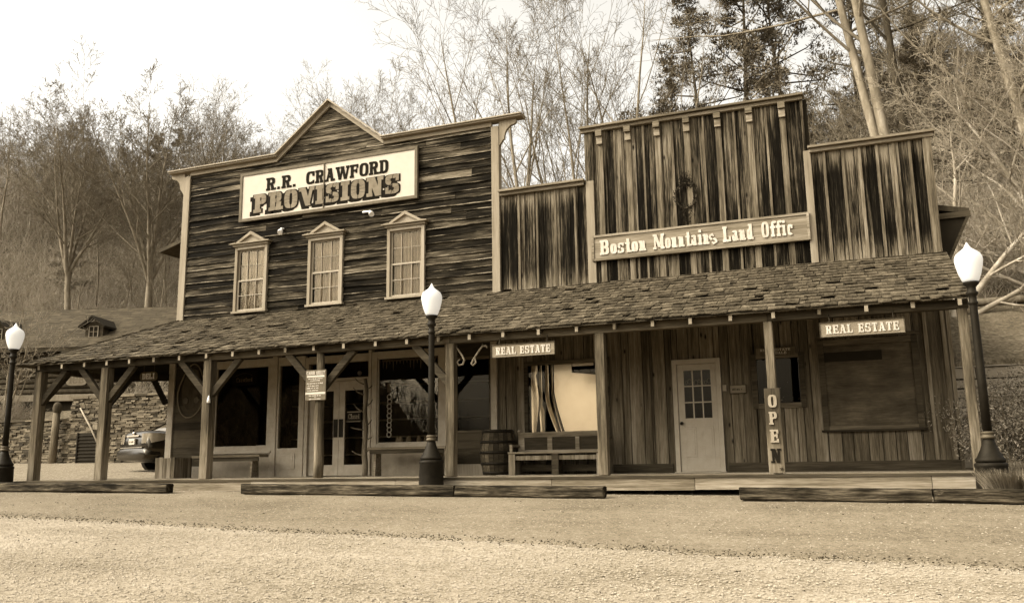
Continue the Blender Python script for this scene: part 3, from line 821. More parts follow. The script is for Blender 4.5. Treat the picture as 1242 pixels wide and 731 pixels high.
mb.box(-6.92, -6.88, .08, 4.2, -.02, 3.2); mb.build('office_room', M['interior'], office)
# real roof behind the false front with a boxed eave at the far end
mb = MB()
mb.prism([(-6.9, 4.6), (-2.7, 5.5), (-2.7, 5.6), (-6.9, 4.7)], .3, 8.9); mb.prism([(-2.7, 5.5), (2.02, 4.42), (2.02, 4.52), (-2.7, 5.6)], .3, 8.9)
mb.build('roof', M['barkdark'], office)
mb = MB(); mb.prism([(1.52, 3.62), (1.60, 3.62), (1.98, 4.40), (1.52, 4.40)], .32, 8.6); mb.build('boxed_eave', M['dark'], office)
mb = MB(); mb.box(1.53, 2.03, .26, .30, 4.36, 4.46); mb.beam((1.62, .29, 3.62), (2.0, .29, 4.40), .05, .05); mb.build('eave_trim', M['frame'], office)

def office_window(hole, fw, m, name='window', sill=True):
    x0, x1, z0, z1 = hole; mb = MB()
    mb.box(x0-fw, x0+.03, -.05, .05, z0-fw, z1+fw); mb.box(x1-.03, x1+fw, -.05, .05, z0-fw, z1+fw)
    mb.box(x0+.03, x1-.03, -.048, .05, z1-.03, z1+fw); mb.box(x0+.03, x1-.03, -.048, .05, z0-fw, z0+.03)
    if sill: mb.box(x0-fw-.03, x1+fw+.03, -.09, -.051, z0-fw, z0-fw+.035)
    wd = mb.build(name, M['frame'], office)
    mb = MB(); n = 10
    for i in range(n):
        a, b = x0+.03+(x1-x0-.06)*i/n, x0+.03+(x1-x0-.06)*(i+1)/n
        mb.box(a, b, -.012, -.008, z0+.03, z1-.03) if n == 0 else None
    mb.box(x0+.03, x1-.03, -.012, -.008, z0+.03, z1-.03)
    mb.build('pane', m, wd); return wd
wb = office_window(OH[0], .05, M['clearglass'], 'picture_window', False)
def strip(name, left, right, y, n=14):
    """a strip of painted sky reflection in the pane, between two edge functions of height"""
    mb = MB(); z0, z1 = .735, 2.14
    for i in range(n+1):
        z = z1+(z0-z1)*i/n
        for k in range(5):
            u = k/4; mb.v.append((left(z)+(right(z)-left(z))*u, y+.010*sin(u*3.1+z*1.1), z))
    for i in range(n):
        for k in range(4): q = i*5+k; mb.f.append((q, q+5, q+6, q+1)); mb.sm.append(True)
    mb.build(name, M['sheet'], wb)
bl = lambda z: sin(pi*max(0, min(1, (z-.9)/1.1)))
strip('reflection_strip', lambda z: -6.16+.0*z, lambda z: -6.00-.06*(1-bl(z))+.05*(z > 1.95), .012)  # curved streaks of the mirrored sky, modelled as pale strips
strip('reflection_strip', lambda z: -5.985-.02*bl(z), lambda z: -5.93+.04*(z < 1.3), .03)
strip('reflection_strip', lambda z: -5.86+.26*max(0, (1.45-z)/.75)**1.3, lambda z: -5.78+.24*max(0, (1.5-z)/.75)**1.3, .012)
strip('reflection_strip', lambda z: -5.745+.22*max(0, (1.6-z)/.85)**1.3, lambda z: -5.70+.22*max(0, (1.6-z)/.85)**1.3, .03)
mb = MB()     # broad cream sheet standing in for reflected sky, upper corner left out
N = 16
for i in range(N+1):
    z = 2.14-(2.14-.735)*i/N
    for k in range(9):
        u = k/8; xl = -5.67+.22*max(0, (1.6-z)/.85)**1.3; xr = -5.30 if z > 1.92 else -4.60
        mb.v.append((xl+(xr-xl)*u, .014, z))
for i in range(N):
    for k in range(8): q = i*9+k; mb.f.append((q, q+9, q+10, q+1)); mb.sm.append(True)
mb.build('reflection_sheet', M['sheet'], wb)
mb = MB(); mb.box(-5.28, -4.85, .01, .02, 2.085, 2.14); mb.build('reflection_scrap', M['sheet'], wb)  # last bit of the painted sky reflection
wsm = office_window(OH[2], .06, M['screen'], 'small_window', False)
mb = MB(); rg = random.Random(8)
for i in range(16):
    x, z = rg.uniform(-1.7, -1.05), rg.uniform(1.25, 1.75); mb = MB(); mb.sphere((x, .05, z), rg.choice((.006, .009, .013)), 6, 4); mb.build('glint_fleck', M['letterpale'], wsm)  # pale specks added as glints reflected in the glass
wr = office_window(OH[3], .07, M['film'], 'boarded_window', True)
mb = MB()
mb.box(-.57, .38, -.018, -.013, 1.90, 2.07)
mb.build('dark_strip', M['dark'], wr)
mb = MB(); mb.box(-.70, 1.0, -.07, -.052, 2.31, 2.36); mb.build('head_strip', M['frame'], wr)
# office door
mb = MB(); mb.box(-3.30, -3.215, -.045, .05, .02, 2.09); mb.box(-2.485, -2.40, -.045, .05, .02, 2.09); mb.box(-3.215, -2.485, -.044, .05, 2.0, 2.09); mb.box(-3.32, -2.38, -.09, .05, 0, .019)
fr = mb.build('door_frame', M['doorpaint'], office, .004)
mb = MB(); gx0, gx1, g0, g1 = -3.10, -2.58, .98, 1.89
mb.box(-3.21, gx0, -.01, .035, .022, 1.995); mb.box(gx1, -2.49, -.01, .035, .022, 1.995); mb.box(gx0, gx1, -.009, .034, g1, 1.995); mb.box(gx0, gx1, -.009, .034, .022, g0)
for a, b in ((-3.11, -2.90), (-2.79, -2.58)):
    mb.box(a, b, -.018, -.0105, .28, .83); mb.box(a+.035, b-.035, -.024, -.0185, .315, .795)
dr = mb.build('door', M['doorpaint'], office, .003)
mb = MB()
for i in range(4): xx = gx0+(gx1-gx0)*i/3; mb.box(xx-.011, xx+.011, -.016, .01, g0, g1)
for i in range(4): zz = g0+(g1-g0)*i/3; mb.box(gx0, gx1, -.0155, .0095, zz-.011, zz+.011)
mb.build('muntins', M['doorpaint'], dr)
mb = MB(); mb.box(gx0, gx1, -.002, .003, g0, g1); mb.build('pane', M['screen'], dr)
mb = MB(); mb.tube([(-3.155, -.01, .90), (-3.155, -.05, .90)], .014, 8); mb.sphere((-3.155, -.065, .90), .032, 12, 8); mb.build('handle', M['black'], dr)
mb = MB(); rg = random.Random(6)
for i in range(8):
    a = -3.05+i*.06; s = .022+.012*(i % 2)
    mb.tube([(a+s*cos(t*.8), .03, 1.66+.02*sin(i*2)+s*sin(t*.8)*1.4) for t in range(9)], .006, 5)
mb.build('lace_valance', M['letterpale'], dr)
mb = MB(); mb.box(-2.38, -2.31, -.03, -.006, 1.47, 1.58); mb.build('switch_box', M['cream'], office)

# ------------------------------------------------------------------ porch
porch = thing('porch', 'long boardwalk porch with a wooden shake roof on timber posts across both shopfronts', 'porch', (-7.6, -1.4, 0))
mb = MB(); y = -2.74; i = 0
while y < -.1:
    w = .185; x = -16.85
    while x < 1.54:
        e = min(1.55, x+rnd.uniform(2.4, 4.9))
        if 1.55-e < .6: e = 1.55
        mb.box(x+.003, e-.003, y, y+w-.006, -.04, rnd.uniform(-.005, 0)); x = e
    y += w
mb.build('deck', M['deck'], porch)
mb = MB(); mb.box(-16.85, 1.56, -2.80, -2.745, -.045, -.008); mb.build('deck_edge', M['frame'], porch)
mb = MB(); x = -16.8
while x < 1.5:
    e = min(1.52, x+rnd.uniform(2.2, 3.6)); mb.box(x+.004, e-.004, -2.772-rnd.uniform(0, .008), -2.735, -.215-rnd.uniform(0, .02), -.047); x = e
mb.build('fascia', M['deck'], porch)
mb = MB(); x = -16.5
while x < 1.5: mb.box(x, x+.14, -2.6, -2.4, gz(x, -2.5)-.1, -.045); x += 2.2
mb.box(-16.7, 1.45, -1.3, -1.2, -.6, -.045); mb.build('pier', M['dark'], porch)
PX = [-16.5, -14.62, -11.95, -9.38, -6.67, -3.95, -1.26, 1.43]; PY = -2.62; BZ = 2.30
def post(x, y, w, top, rg, taper=0, round_=False):
    mb = MB()
    if round_:
        pts = [(x+.012*sin(k*1.3), y, top*k/8) for k in range(9)]
        mb.tube(pts, [.10-.022*k/8+rg.uniform(-.006, .006) for k in range(9)], 10)
    else:
        n = 6; vs = []
        for k in range(n+1):
            j = rg.uniform(-.004, .004); h = w/2
            vs += [(x-h+j, y-h, top*k/n), (x+h+j, y-h, top*k/n), (x+h+j, y+h, top*k/n), (x-h+j, y+h, top*k/n)]
        fs = [(3, 2, 1, 0), (4*n, 4*n+1, 4*n+2, 4*n+3)]
        for k in range(n):
            for m in range(4): fs.append((4*k+m, 4*k+(m+1) % 4, 4*k+4+(m+1) % 4, 4*k+4+m))
        mb.add(vs, fs)
    return mb.build('post', M['post'], porch, 0 if round_ else .012)
rg = random.Random(2)
for i, x in enumerate(PX): post(x, PY, .185 if i < 3 else .16 if i in (4, 5) else .13, BZ, rg, round_=(i == 3))
post(-16.76, -.55, .17, BZ, rg)
for i, sides in ((0, (1,)), (1, (-1, 1)), (2, (-1, 1)), (3, (-1, 1)), (4, (-1,))):
    for s in sides:
        mb = MB(); mb.beam((PX[i]+s*.05, PY+.01*s, 1.62), (PX[i]+s*.72, PY+.01*s, BZ+.02), .09, .13, (0, 0, 1)); mb.build('brace', M['frame'], porch, .006)
mb = MB(); mb.beam((-16.5, PY+.05, 1.62), (-16.58, PY+.75, BZ+.02), .09, .12); mb.build('brace', M['frame'], porch)
for (x, y), (x2, y2) in (((-16.70, -.53), (-16.25, -.37)), ((-15.40, -.07), (-15.72, -.18))):
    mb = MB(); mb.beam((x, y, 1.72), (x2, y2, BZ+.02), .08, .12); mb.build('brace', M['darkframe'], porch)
mb = MB(); x = -16.62
for e in (-11.95, -6.67, -1.26, 1.52): mb.box(x+.002, e-.002, PY-.07, PY+.07, BZ, BZ+.13); x = e
mb.build('beam', M['frame'], porch, .008)
mb = MB(); mb.beam((-16.5, PY+.071, BZ+.065), (-16.76, -.55, BZ+.065), .13, .128); mb.build('side_beam', M['frame'], porch)
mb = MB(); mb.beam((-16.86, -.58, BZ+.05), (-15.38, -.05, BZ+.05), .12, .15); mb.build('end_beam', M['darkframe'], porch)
SL = .4465
def rz(y): return 3.71+SL*y
mb0 = None; nr = 29
for i in range(nr):
    x = -16.35+i*(17.75/(nr-1)); j = .03*sin(i*7.3); yb = -.02 if x > -15.2 else -2.83+(x+16.9)*1.70
    if yb < -2.4: yb = -2.4
    y0 = -2.835+.012*sin(i*3.1); w = .027
    mb = MB(); mb.prismx([(y0, rz(y0)-.125), (yb, rz(yb)-.135), (yb, rz(yb)-.022), (y0, rz(y0)-.022)], x+j-w, x+j+w)
    rf = mb.build('rafter', M['frame'], porch)
    mb = MB(); mb.box(x+j-w+.001, x+j+w-.001, y0-.004, y0-.0005, rz(y0)-.12, rz(y0)-.03); mb.build('cut_end', M['endgrain'] if i % 5 else M['post'], rf)
HX0, HX1 = -16.92, -15.26
mb = MB()     # sheathing
ye = -2.85
mb.add([(HX0, ye, rz(ye)-.02), (1.53, ye, rz(ye)-.02), (1.53, 0, rz(0)-.02), (HX1, 0, rz(0)-.02),
        (HX0, ye, rz(ye)), (1.53, ye, rz(ye)), (1.53, 0, rz(0)), (HX1, 0, rz(0))], [(0,3,2,1),(4,5,6,7),(0,1,5,4),(1,2,6,5),(2,3,7,6),(3,0,4,7)])
HB = .35
mb.add([(HX0, HB, rz(ye)-.021), (HX0, ye, rz(ye)-.021), (HX1, 0, rz(0)-.021), (HX1, HB, rz(0)-.021), (HX0, HB, rz(ye)-.001), (HX0, ye, rz(ye)-.001), (HX1, 0, rz(0)-.001), (HX1, HB, rz(0)-.001)],
       [(0,3,2,1),(4,5,6,7),(0,1,5,4),(2,3,7,6),(3,0,4,7)])
mb.build('sheathing', M['frame'], porch)
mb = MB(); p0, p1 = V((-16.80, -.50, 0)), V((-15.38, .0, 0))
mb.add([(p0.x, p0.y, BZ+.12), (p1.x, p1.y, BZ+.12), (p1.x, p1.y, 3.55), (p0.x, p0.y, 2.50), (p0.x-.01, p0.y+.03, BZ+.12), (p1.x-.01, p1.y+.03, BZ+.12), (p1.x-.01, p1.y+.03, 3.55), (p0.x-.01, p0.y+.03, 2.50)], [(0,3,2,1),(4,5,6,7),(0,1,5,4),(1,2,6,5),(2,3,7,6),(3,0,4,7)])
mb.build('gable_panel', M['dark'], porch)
def shakes(mb, seed, P, width, L, left, right, expo=.20):
    """rows of split shakes on a slope: P(u, s, h) gives the point u along the eave, s down the slope, h off the surface"""
    rg = random.Random(seed); nrow = int(L/expo)+1
    for r_ in range(nrow):
        sb = L+.03-r_*expo
        if sb < .08: break
        u = left(sb)-.03
        while u < right(sb):
            w = rg.uniform(.09, .24); ub = min(u+w, right(sb)+.02)
            if ub-u < .04: break
            s1 = sb+rg.uniform(-.03, .025); s0 = max(0.0, sb-expo-.07); th = rg.uniform(.013, .024); lift = .012+rg.uniform(0, .014); sk = rg.uniform(-.008, .008)
            if rg.random() < .04: lift += .03; s1 += rg.uniform(-.06, .05)
            a, b = u+.003, ub-.003
            a0 = max(a, left(s0)-.01); b0 = max(b, a0+.01)      # trimmed along the hip
            vs = [P(a0, s0, .0), P(b0, s0, .0), P(b+sk, s1, lift+sk), P(a+sk, s1+rg.uniform(-.012, .012), lift-sk),
                  P(a0, s0, .012), P(b0, s0, .012), P(b+sk, s1, lift+th+sk), P(a+sk, s1, lift+th-sk)]
            mb.add(vs, [(0,3,2,1),(4,5,6,7),(0,1,5,4),(1,2,6,5),(2,3,7,6),(3,0,4,7)]); u = ub
ang = math.atan(SL); LL = 2.85/cos(ang)
def PF(u, s, h): return (u, -s*cos(ang)-h*sin(ang), rz(0)-s*sin(ang)+h*cos(ang) + .02*mnoise.noise(V((u*.35, s*.4, 1))))
mb = MB(); shakes(mb, 5, PF, 0, LL, lambda s: HX1+(HX0-HX1)*min(1, s/LL), lambda s: 1.54)
mb.build('roof_shakes', M['shake'], porch)
an2 = math.atan2(rz(0)-rz(ye), HX1-HX0); L2 = hypot(HX1-HX0, rz(0)-rz(ye))
def PS(u, s, h): return (HX1-s*cos(an2)-h*sin(an2), u, rz(0)-s*sin(an2)+h*cos(an2))
mb = MB(); shakes(mb, 6, PS, 0, L2, lambda s: ye*min(1, s/L2), lambda s: HB)
mb.build('end_shakes', M['shake'], porch)
mb = MB()     # hip cap shakes
for i in range(19):
    t = i/18; a = V((HX1, 0, rz(0))).lerp(V((HX0, ye, rz(ye))), t)
    d = (V((HX0, ye, rz(ye)))-V((HX1, 0, rz(0)))).normalized(); s = V((1, -.45, 0)).normalized()
    mb.obox(a+d*.03+V((.05, -.01, .022)), d*.15, V((.07, -.03, 0)), V((0, 0, .007)))
mb.build('hip_shakes', M['shake'], porch)
# ------------------------------------------------------------------ signs
def board_sign(name, label, x0, x1, z0, z1, y, th, m, frame=None, fw=.03, cat='sign', group=None, loc=None):
    t = thing(name, label, cat, ((x0+x1)/2, y, z0), group)
    mb = MB(); mb.box(x0, x1, y, y+th, z0, z1); mb.build('board', m, t, .003)
    if frame:
        mb = MB(); mb.box(x0-fw, x0, y-.02, y+th, z0-fw, z1+fw); mb.box(x1, x1+fw, y-.02, y+th, z0-fw, z1+fw)
        mb.box(x0, x1, y-.0195, y+th, z1, z1+fw); mb.box(x0, x1, y-.0195, y+th, z0-fw, z0); mb.build('frame', frame, t, .003)
    return t
# store sign
t = board_sign('store_sign', 'big white framed sign reading R.R. CRAWFORD PROVISIONS across the upper store wall', -13.40, -8.76, 6.02, 7.08, -.10, .05, M['signwhite'], M['signframe'], .07)
kw = dict(s=.23, t=.13, b=.16, e=.07)
mb = MB(); text(mb, 'R.R.', -12.72, -11.86, 6.635, .31, -.10, .010, .05, **kw); mb.build('name_lettering', M['letterdark'], t)
mb = MB(); text(mb, 'CRAWFORD', -11.60, -9.42, 6.635, .31, -.10, .010, .05, **kw); mb.build('name_lettering', M['letterdark'], t)
kw = dict(s=.30, t=.15, b=.20, e=.08)
mb = MB(); text(mb, 'PROVISIONS', -13.09, -9.15, 6.10, .45, -.10, .006, .04, grow=.022, shift=(-.05, -.03), **kw); text(mb, 'PROVISIONS', -13.06, -9.12, 6.12, .45, -.10, .011, .04, grow=.022, **kw)
mb.build('shadow_lettering', M['letterdark'], t)
mb = MB(); text(mb, 'PROVISIONS', -13.06, -9.12, 6.12, .45, -.111, .008, .04, grow=-.008, **kw); mb.build('lettering', M['lettertan'], t)
mb = MB(); mb.box(-11.115, -11.095, -.128, -.1, 6.02, 7.08); mb.build('seam_strip', M['signframe'], t)
# land office sign: the last letter has gone and an s hangs askew
t = board_sign('office_sign', 'long weathered plank sign reading Boston Mountains Land Offic with a crooked s', -4.72, -.68, 4.18, 4.61, -.11, .05, M['officeboard'], M['deck'], .045)
kw = dict(s=.25, t=.13, b=.15, e=.06)
for wd, xa, xb, zz, k2 in (('Boston', -4.60, -3.66, 4.245, dict(gap=.04)), ('Mountains', -3.53, -2.32, 4.245, dict(gap=.04, tilt={8: (.5, -.01)})), ('Land', -2.20, -1.63, 4.25, dict(gap=.04)), ('Offic', -1.49, -.93, 4.255, dict(gap=.12))):
    mb = MB(); text(mb, wd, xa, xb, zz, .30, -.11, .02, **k2, **kw); mb.build('lettering', M['letterpale'], t)
def real_estate(x0, x1, label):
    t = board_sign('hanging_sign', label, x0, x1, 1.995, 2.205, -2.74, .035, M['signgrey'], M['frame'], .008, group='REAL ESTATE signs hanging from the porch beam')
    k = dict(s=.24, t=.10, b=.13, e=.07); w = x1-x0
    mb = MB(); text(mb, 'REAL', x0+.07*w, x0+.40*w, 2.035, .13, -.1-2.64, .01, .08, **k); mb.build('lettering', M['letterpale'], t)
    mb = MB(); text(mb, 'ESTATE', x0+.46*w, x0+.94*w, 2.035, .13, -2.74, .01, .08, **k)
    mb.build('lettering', M['letterpale'], t)
    mb = MB()
    for x in (x0+.12*w, x1-.12*w): mb.tube([(x, -2.725, 2.20), (x, -2.72, 2.26), (x, -2.69, 2.33)], .008, 6)
    mb.build('hanger', M['iron'], t)
real_estate(-5.85, -4.71, 'grey plank sign reading REAL ESTATE hanging above the barrel and settle')
real_estate(-.505, .655, 'grey plank sign reading REAL ESTATE hanging above the boarded window at the far end')
def oval_sign(name, label, txt, cx, cz, y, w, h, dim, cat='sign', turn=None, hang=.12):
    t = thing(name, label, cat, (cx, y, cz-h/2)); mb = MB(); pts = []
    for k in range(24):
        a = 2*pi*k/24; pts.append((cx+w/2*(abs(cos(a))**.45)*(1 if cos(a) >= 0 else -1), cz+h/2*(abs(sin(a))**.6)*(1 if sin(a) >= 0 else -1)))
    mb.prism(pts, y, y+.03); mb.build('board', M['signframe'] if hang > .5 else M['signgrey'], t)
    mb = MB(); text(mb, txt, cx-w*.34, cx+w*.36, cz-h*.31, h*.62, y, .008, .09, s=.22, t=.12, b=.15, e=.06); mb.build('lettering', dim, t)
    mb = MB(); mb.box(cx-w*.3, cx-w*.3+.01, y+.01, y+.02, cz+h*.4, cz+h*.4+hang); mb.box(cx+w*.3, cx+w*.3+.01, y+.01, y+.02, cz+h*.4, cz+h*.4+hang); mb.build('hanger', M['iron'], t)
    if turn:
        ang, p = turn; l = V(t.location)-V(p); l.rotate(Matrix.Rotation(ang, 3, 'Z')); t.location = V(p)+l; t.rotation_euler = (0, 0, ang)
oval_sign('deli_sign', 'small rounded sign reading DELI hung under the dark end beam of the porch', 'DELI', -15.19, 2.30, -.90, .50, .21, M['white'], hang=.85)
oval_sign('ice_sign', 'faded rounded sign reading ICE on the dark log cabin wall', 'ICE', -32.26, 4.10, 11.80, .95, .50, M['lettertan'], turn=(R(17), (-33, 13.5, 2.6)))
# notice board on the round post
t = board_sign('notice_board', 'dark notice board headed CABIN QUEST on the round porch post', -9.61, -9.17, 1.41, 1.97, -2.755, .025, M['signframe'])
mb = MB(); rg = random.Random(3)
text(mb, 'CABIN QUEST', -9.59, -9.19, 1.885, .062, -2.755, .004, .06, s=.22, t=.14, b=.15, e=.04)
mb.box(-9.58, -9.20, -2.758, -2.755, 1.835, 1.87)
for z, a, b in ((1.80, -9.55, -9.24), (1.762, -9.50, -9.29), (1.712, -9.58, -9.21), (1.668, -9.56, -9.31), (1.625, -9.58, -9.31), (1.582, -9.56, -9.33)): scribble(mb, a, b, z, .022, -2.755, rg)
mb.box(-9.605, -9.175, -2.758, -2.755, 1.52, 1.558)
scribble(mb, -9.53, -9.26, 1.485, .026, -2.755, rg); scribble(mb, -9.41, -9.37, 1.455, .02, -2.755, rg); scribble(mb, -9.53, -9.26, 1.422, .026, -2.755, rg)
mb.build('lettering', M['letterpale'], t)
# OPEN board
t = board_sign('open_sign', 'upright weathered plank with carved letters O P E N down the porch post', -1.375, -1.145, 0.01, 1.27, -2.755, .04, wood('open_plank', [(.3, .03), (.5, .07), (.7, .14), (.9, .30)], 'Z', 16, 2, .6, .5, .1, bstr=.4, zgrad=[(.75, .35, .28)]))
mb = MB()
for c, z in (('O', .98), ('P', .725), ('E', .46)): text(mb, c, -1.325, -1.195, z, .19, -2.755, .022, s=.26, t=.14, b=.14, e=.06)
mb.build('raised_letters', plain('open_lettering', .26, .8), t)
mb = MB(); text(mb, 'N', -1.335, -1.185, .16, .21, -2.755, .012, s=.26, t=.14, b=.14, e=.06); mb.build('dark_letter', M['letterdark'], t)
mb = MB(); mb.tube([(-1.20, -2.765, .06), (-1.18, -2.775, .09), (-1.215, -2.77, .085)], .012, 6); mb.build('knob', M['iron'], t)
t = board_sign('small_sign', 'small dark board reading REAL ESTATE FOR SALE over the small black window', -1.74, -1.05, 2.065, 2.215, -.085, .02, M['barn'])
mb = MB(); text(mb, 'REAL ESTATE', -1.66, -1.13, 2.148, .042, -.085, .003, .08); text(mb, 'FOR SALE', -1.58, -1.20, 2.088, .042, -.085, .003, .08); mb.build('lettering', M['letterpale'], t)
t = board_sign('name_plate', 'small pale wooden plate with tiny writing beside the office door', -2.24, -1.96, 1.42, 1.56, -.05, .02, M['signgrey'], M['frame'], .012)
mb = MB(); scribble(mb, -2.20, -2.0, 1.47, .04, -.05, random.Random(5)); mb.build('lettering', M['frame'], t)
t = board_sign('window_sign', 'dark board with faint pale lettering inside the left shop window', -13.62, -12.92, 2.08, 2.42, .09, .02, M['black'])
mb = MB(); text(mb, 'Crawford', -13.5, -13.04, 2.16, .10, .09, .004, .05); mb.tube([(-13.52+.06*k, .088, 2.30+.06*sin(pi*k/8)) for k in range(9)], .005, 5); mb.build('lettering', M['signgrey'], t)

# ------------------------------------------------------------------ street lamps
def lamp(label, x, y, zb, first=[None], lean=0):
    if first[0] is None:
        t = thing('street_lamp', label, 'street lamp', (0, 0, 0), 'acorn globe lamps along the boardwalk')
        mb = MB(); c = (0, 0, 0)
        mb.lathe([(.215, -.30), (.213, .0), (.198, .385), (.205, .40), (.208, .43), (.19, .45)], c, 24)
        mb.lathe([(.175, .451), (.19, .47), (.19, .495), (.165, .52), (.115, .62), (.085, .70), (.068, .77)], c, 24); mb.build('base', M['black'], t)
        mb = MB(); mb.lathe([(.075, .765), (.092, .78), (.092, .80), (.075, .81), (.075, .83), (.088, .84), (.088, .855), (.07, .865)], c, 20); mb.build('ring', M['iron'], t)
        mb = MB(); mb.lathe([(.060, .86), (.056, 1.6), (.050, 2.58), (.052, 2.60), (.064, 2.61), (.064, 2.64), (.052, 2.65), (.052, 2.72), (.072, 2.74), (.082, 2.77), (.06, 2.79), (.058, 2.85), (.10, 2.89), (.105, 2.92)], c, 18); mb.build('pole', M['black'], t)
        mb = MB()
        mb.lathe([(.09, 2.92), (.112, 2.95), (.145, 3.04), (.172, 3.15), (.182, 3.22), (.178, 3.27), (.155, 3.32), (.115, 3.355), (.08, 3.38), (.055, 3.40), (.035, 3.43), (.018, 3.465), (.004, 3.49)], c, 28); mb.build('globe', M['globe'], t)
        first[0] = t; o = t
    else:
        o = copy_tree(first[0]); o['label'] = label
    o.location = (x, y, zb); o.rotation_euler = (0, lean, 0)
    return o
lamp('black street lamp in front of the second shop window, between two porch posts', -6.84, -3.06, -.165)
lamp('black street lamp at the bushes past the office end of the boardwalk', 1.535, -3.06, -.325)
lamp('black street lamp at the open end of the porch near the stone wall', -16.86, -3.06, -.145)

# ------------------------------------------------------------------ things on the porch
def bench(label, x0, x1, y0, y1, z, legs):
    t = thing('bench', label, 'bench', ((x0+x1)/2, (y0+y1)/2, 0), 'plank benches under the shop windows')
    mb = MB(); mb.box(x0, x1, y0, y1, z-.05, z); mb.build('seat', M['deck'], t, .006)
    mb = MB(); mb.box(x0+.05, x1-.05, y0+.03, y0+.055, z-.13, z-.052); mb.build('apron', M['frame'], t)
    for x in legs:
        mb = MB(); mb.prismx([(y0+.03, 0), (y1-.03, 0), (y1-.06, z-.052), (y0+.058, z-.052)], x, x+.05) ; mb.build('leg', M['deck'], t, .004)
bench('plank bench under the left shop window', -13.98, -12.15, -.72, -.40, .48, (-13.75, -12.42))
bench('plank bench under the second shop window behind the lamp', -9.50, -7.72, -.72, -.40, .575, (-9.36, -7.93))
t = thing('plank_box', 'low upright box of rough boards at the porch corner beside the car', 'box', (-14.55, -.6, 0))
mb = MB(); x = -14.85
for i in range(5): w = .11; mb.box(x, x+w-.006, -.88-.004*(i % 2), -.85, 0, .45+.012*sin(i*2)); mb.box(x, x+w-.006, -.36, -.33, 0, .45); x += w
for i in range(5): mb.box(-14.852, -14.825, -.845+i*.097, -.845+i*.097+.092, 0, .445); mb.box(-14.33, -14.303, -.845+i*.097, -.845+i*.097+.092, 0, .445)
mb.build('boards', M['post'], t); mb = MB(); mb.box(-14.82, -14.335, -.84, -.37, .38, .41); mb.build('inner_floor', M['mortar'], t)
# barrel
t = thing('barrel', 'old hooped wooden barrel standing beside the settle', 'barrel', (-6.66, -.55, 0)); c = (-6.66, -.55, 0)
nst = 22; mb = MB(); prof = [(.29, .0), (.325, .16), (.352, .36), (.355, .48), (.33, .68), (.298, .86)]
for k in range(nst):
    a0, a1 = 2*pi*k/nst+.012, 2*pi*(k+1)/nst-.012; j = rnd.uniform(-.003, .003); vs = []
    for r_, z in prof:
        for r2 in (r_+j, r_-.02):
            vs += [(c[0]+r2*cos(a0), c[1]+r2*sin(a0), z), (c[0]+r2*cos(a1), c[1]+r2*sin(a1), z)]
    fs = []
    for i in range(len(prof)-1):
        b = 4*i; fs += [(b, b+1, b+5, b+4), (b+3, b+2, b+6, b+7), (b+1, b+3, b+7, b+5), (b+2, b, b+4, b+6)]
    b = 4*(len(prof)-1); fs += [(0, 2, 3, 1), (b, b+1, b+3, b+2)]; mb.add(vs, fs)
mb.build('staves', M['frame'], t)
for z0, r0, r1 in ((.015, .295, .305), (.19, .333, .342), (.40, .358, .360), (.60, .347, .340), (.80, .314, .305)):
    mb = MB(); mb.lathe([(r0, z0), (r0+.006, z0), (r1+.006, z0+.05), (r1, z0+.05)], c, 28); mb.build('hoop', M['black'], t)
mb = MB(); mb.lathe([(.275, .80), (.275, .82)], c, 24); mb.build('head', M['frame'], t)
# settle
t = thing('settle', 'long wooden settle with a three-panel back between the barrel and a porch post', 'bench', (-5.36, -.7, 0))
X0, X1 = -6.27, -4.46
mb = MB(); yb = -.47
mb.box(X0, X1, yb, yb+.05, .70, .80); mb.box(X0, X1, yb, yb+.05, .425, .46)
for a, b in ((X0, X0+.13), (X0+.60, X0+.70), (X0+1.16, X0+1.24), (X1-.1, X1)): mb.box(a, b, yb-.001, yb+.049, .461, .699)
mb.build('back_frame', M['deck'], t, .004)
mb = MB(); mb.box(X0+.1, X1-.05, yb+.015, yb+.035, .461, .699); mb.build('back_panel', M['panelwood'], t)
mb = MB(); mb.box(X0-.03, X1, -.95, yb+.0, .385, .42); mb.build('seat', M['deck'], t, .006)
mb = MB(); mb.box(X0+.06, X1-.06, -.90, -.87, .27, .35); mb.build('front_rail', M['post'], t)
mb = MB(); mb.box(X0+.06, X1-.06, -.52, -.49, .06, .18); mb.build('lower_rail', M['frame'], t)
for x in (X0, X0+.86, X1-.09):
    mb = MB(); mb.prismx([(-.92, 0), (-.50, 0), (-.50, .384), (-.92, .384)], x, x+.05); mb.box(x-.02, x+.11, -.935, -.9205, 0, .384); mb.build('leg', M['post'] if x != X0+.86 else M['frame'], t)
mb = MB(); mb.box(X0-.02, X0+.04, -.88, yb-.002, .52, .56); mb.box(X0-.015, X0+.035, -.88, -.83, .421, .519); mb.build('arm', M['deck'], t)
mb = MB(); mb.lathe([(.02, .80), (.04, .815), (.04, .835), (.02, .85)], (X0+.02, yb+.02, 0), 10); mb.build('finial', M['deck'], t)
# hoop on the side panel
t = thing('hanging_hoop', 'oval hoop with two round bosses hung on the dark panel near the DELI sign', 'hoop', (-14.68, -.05, 1.37))
mb = MB(); pts = []
for k in range(33):
    a = 2*pi*k/32; w = .40*(1-.28*max(0, sin(a))); pts.append((-14.67+w*cos(a)+.05*sin(a), -.055, 1.98+(.66 if sin(a) > 0 else .60)*sin(a)))
mb.tube(pts, .017, 8, False); mb.build('hoop_rim', M['rope'], t)
for x in (-14.83, -14.51):
    mb = MB(); mb.tube([(x, -.02, 1.78), (x, -.06, 1.78)], [.075, .075], 16); mb.build('boss', M['iron'], t)
    
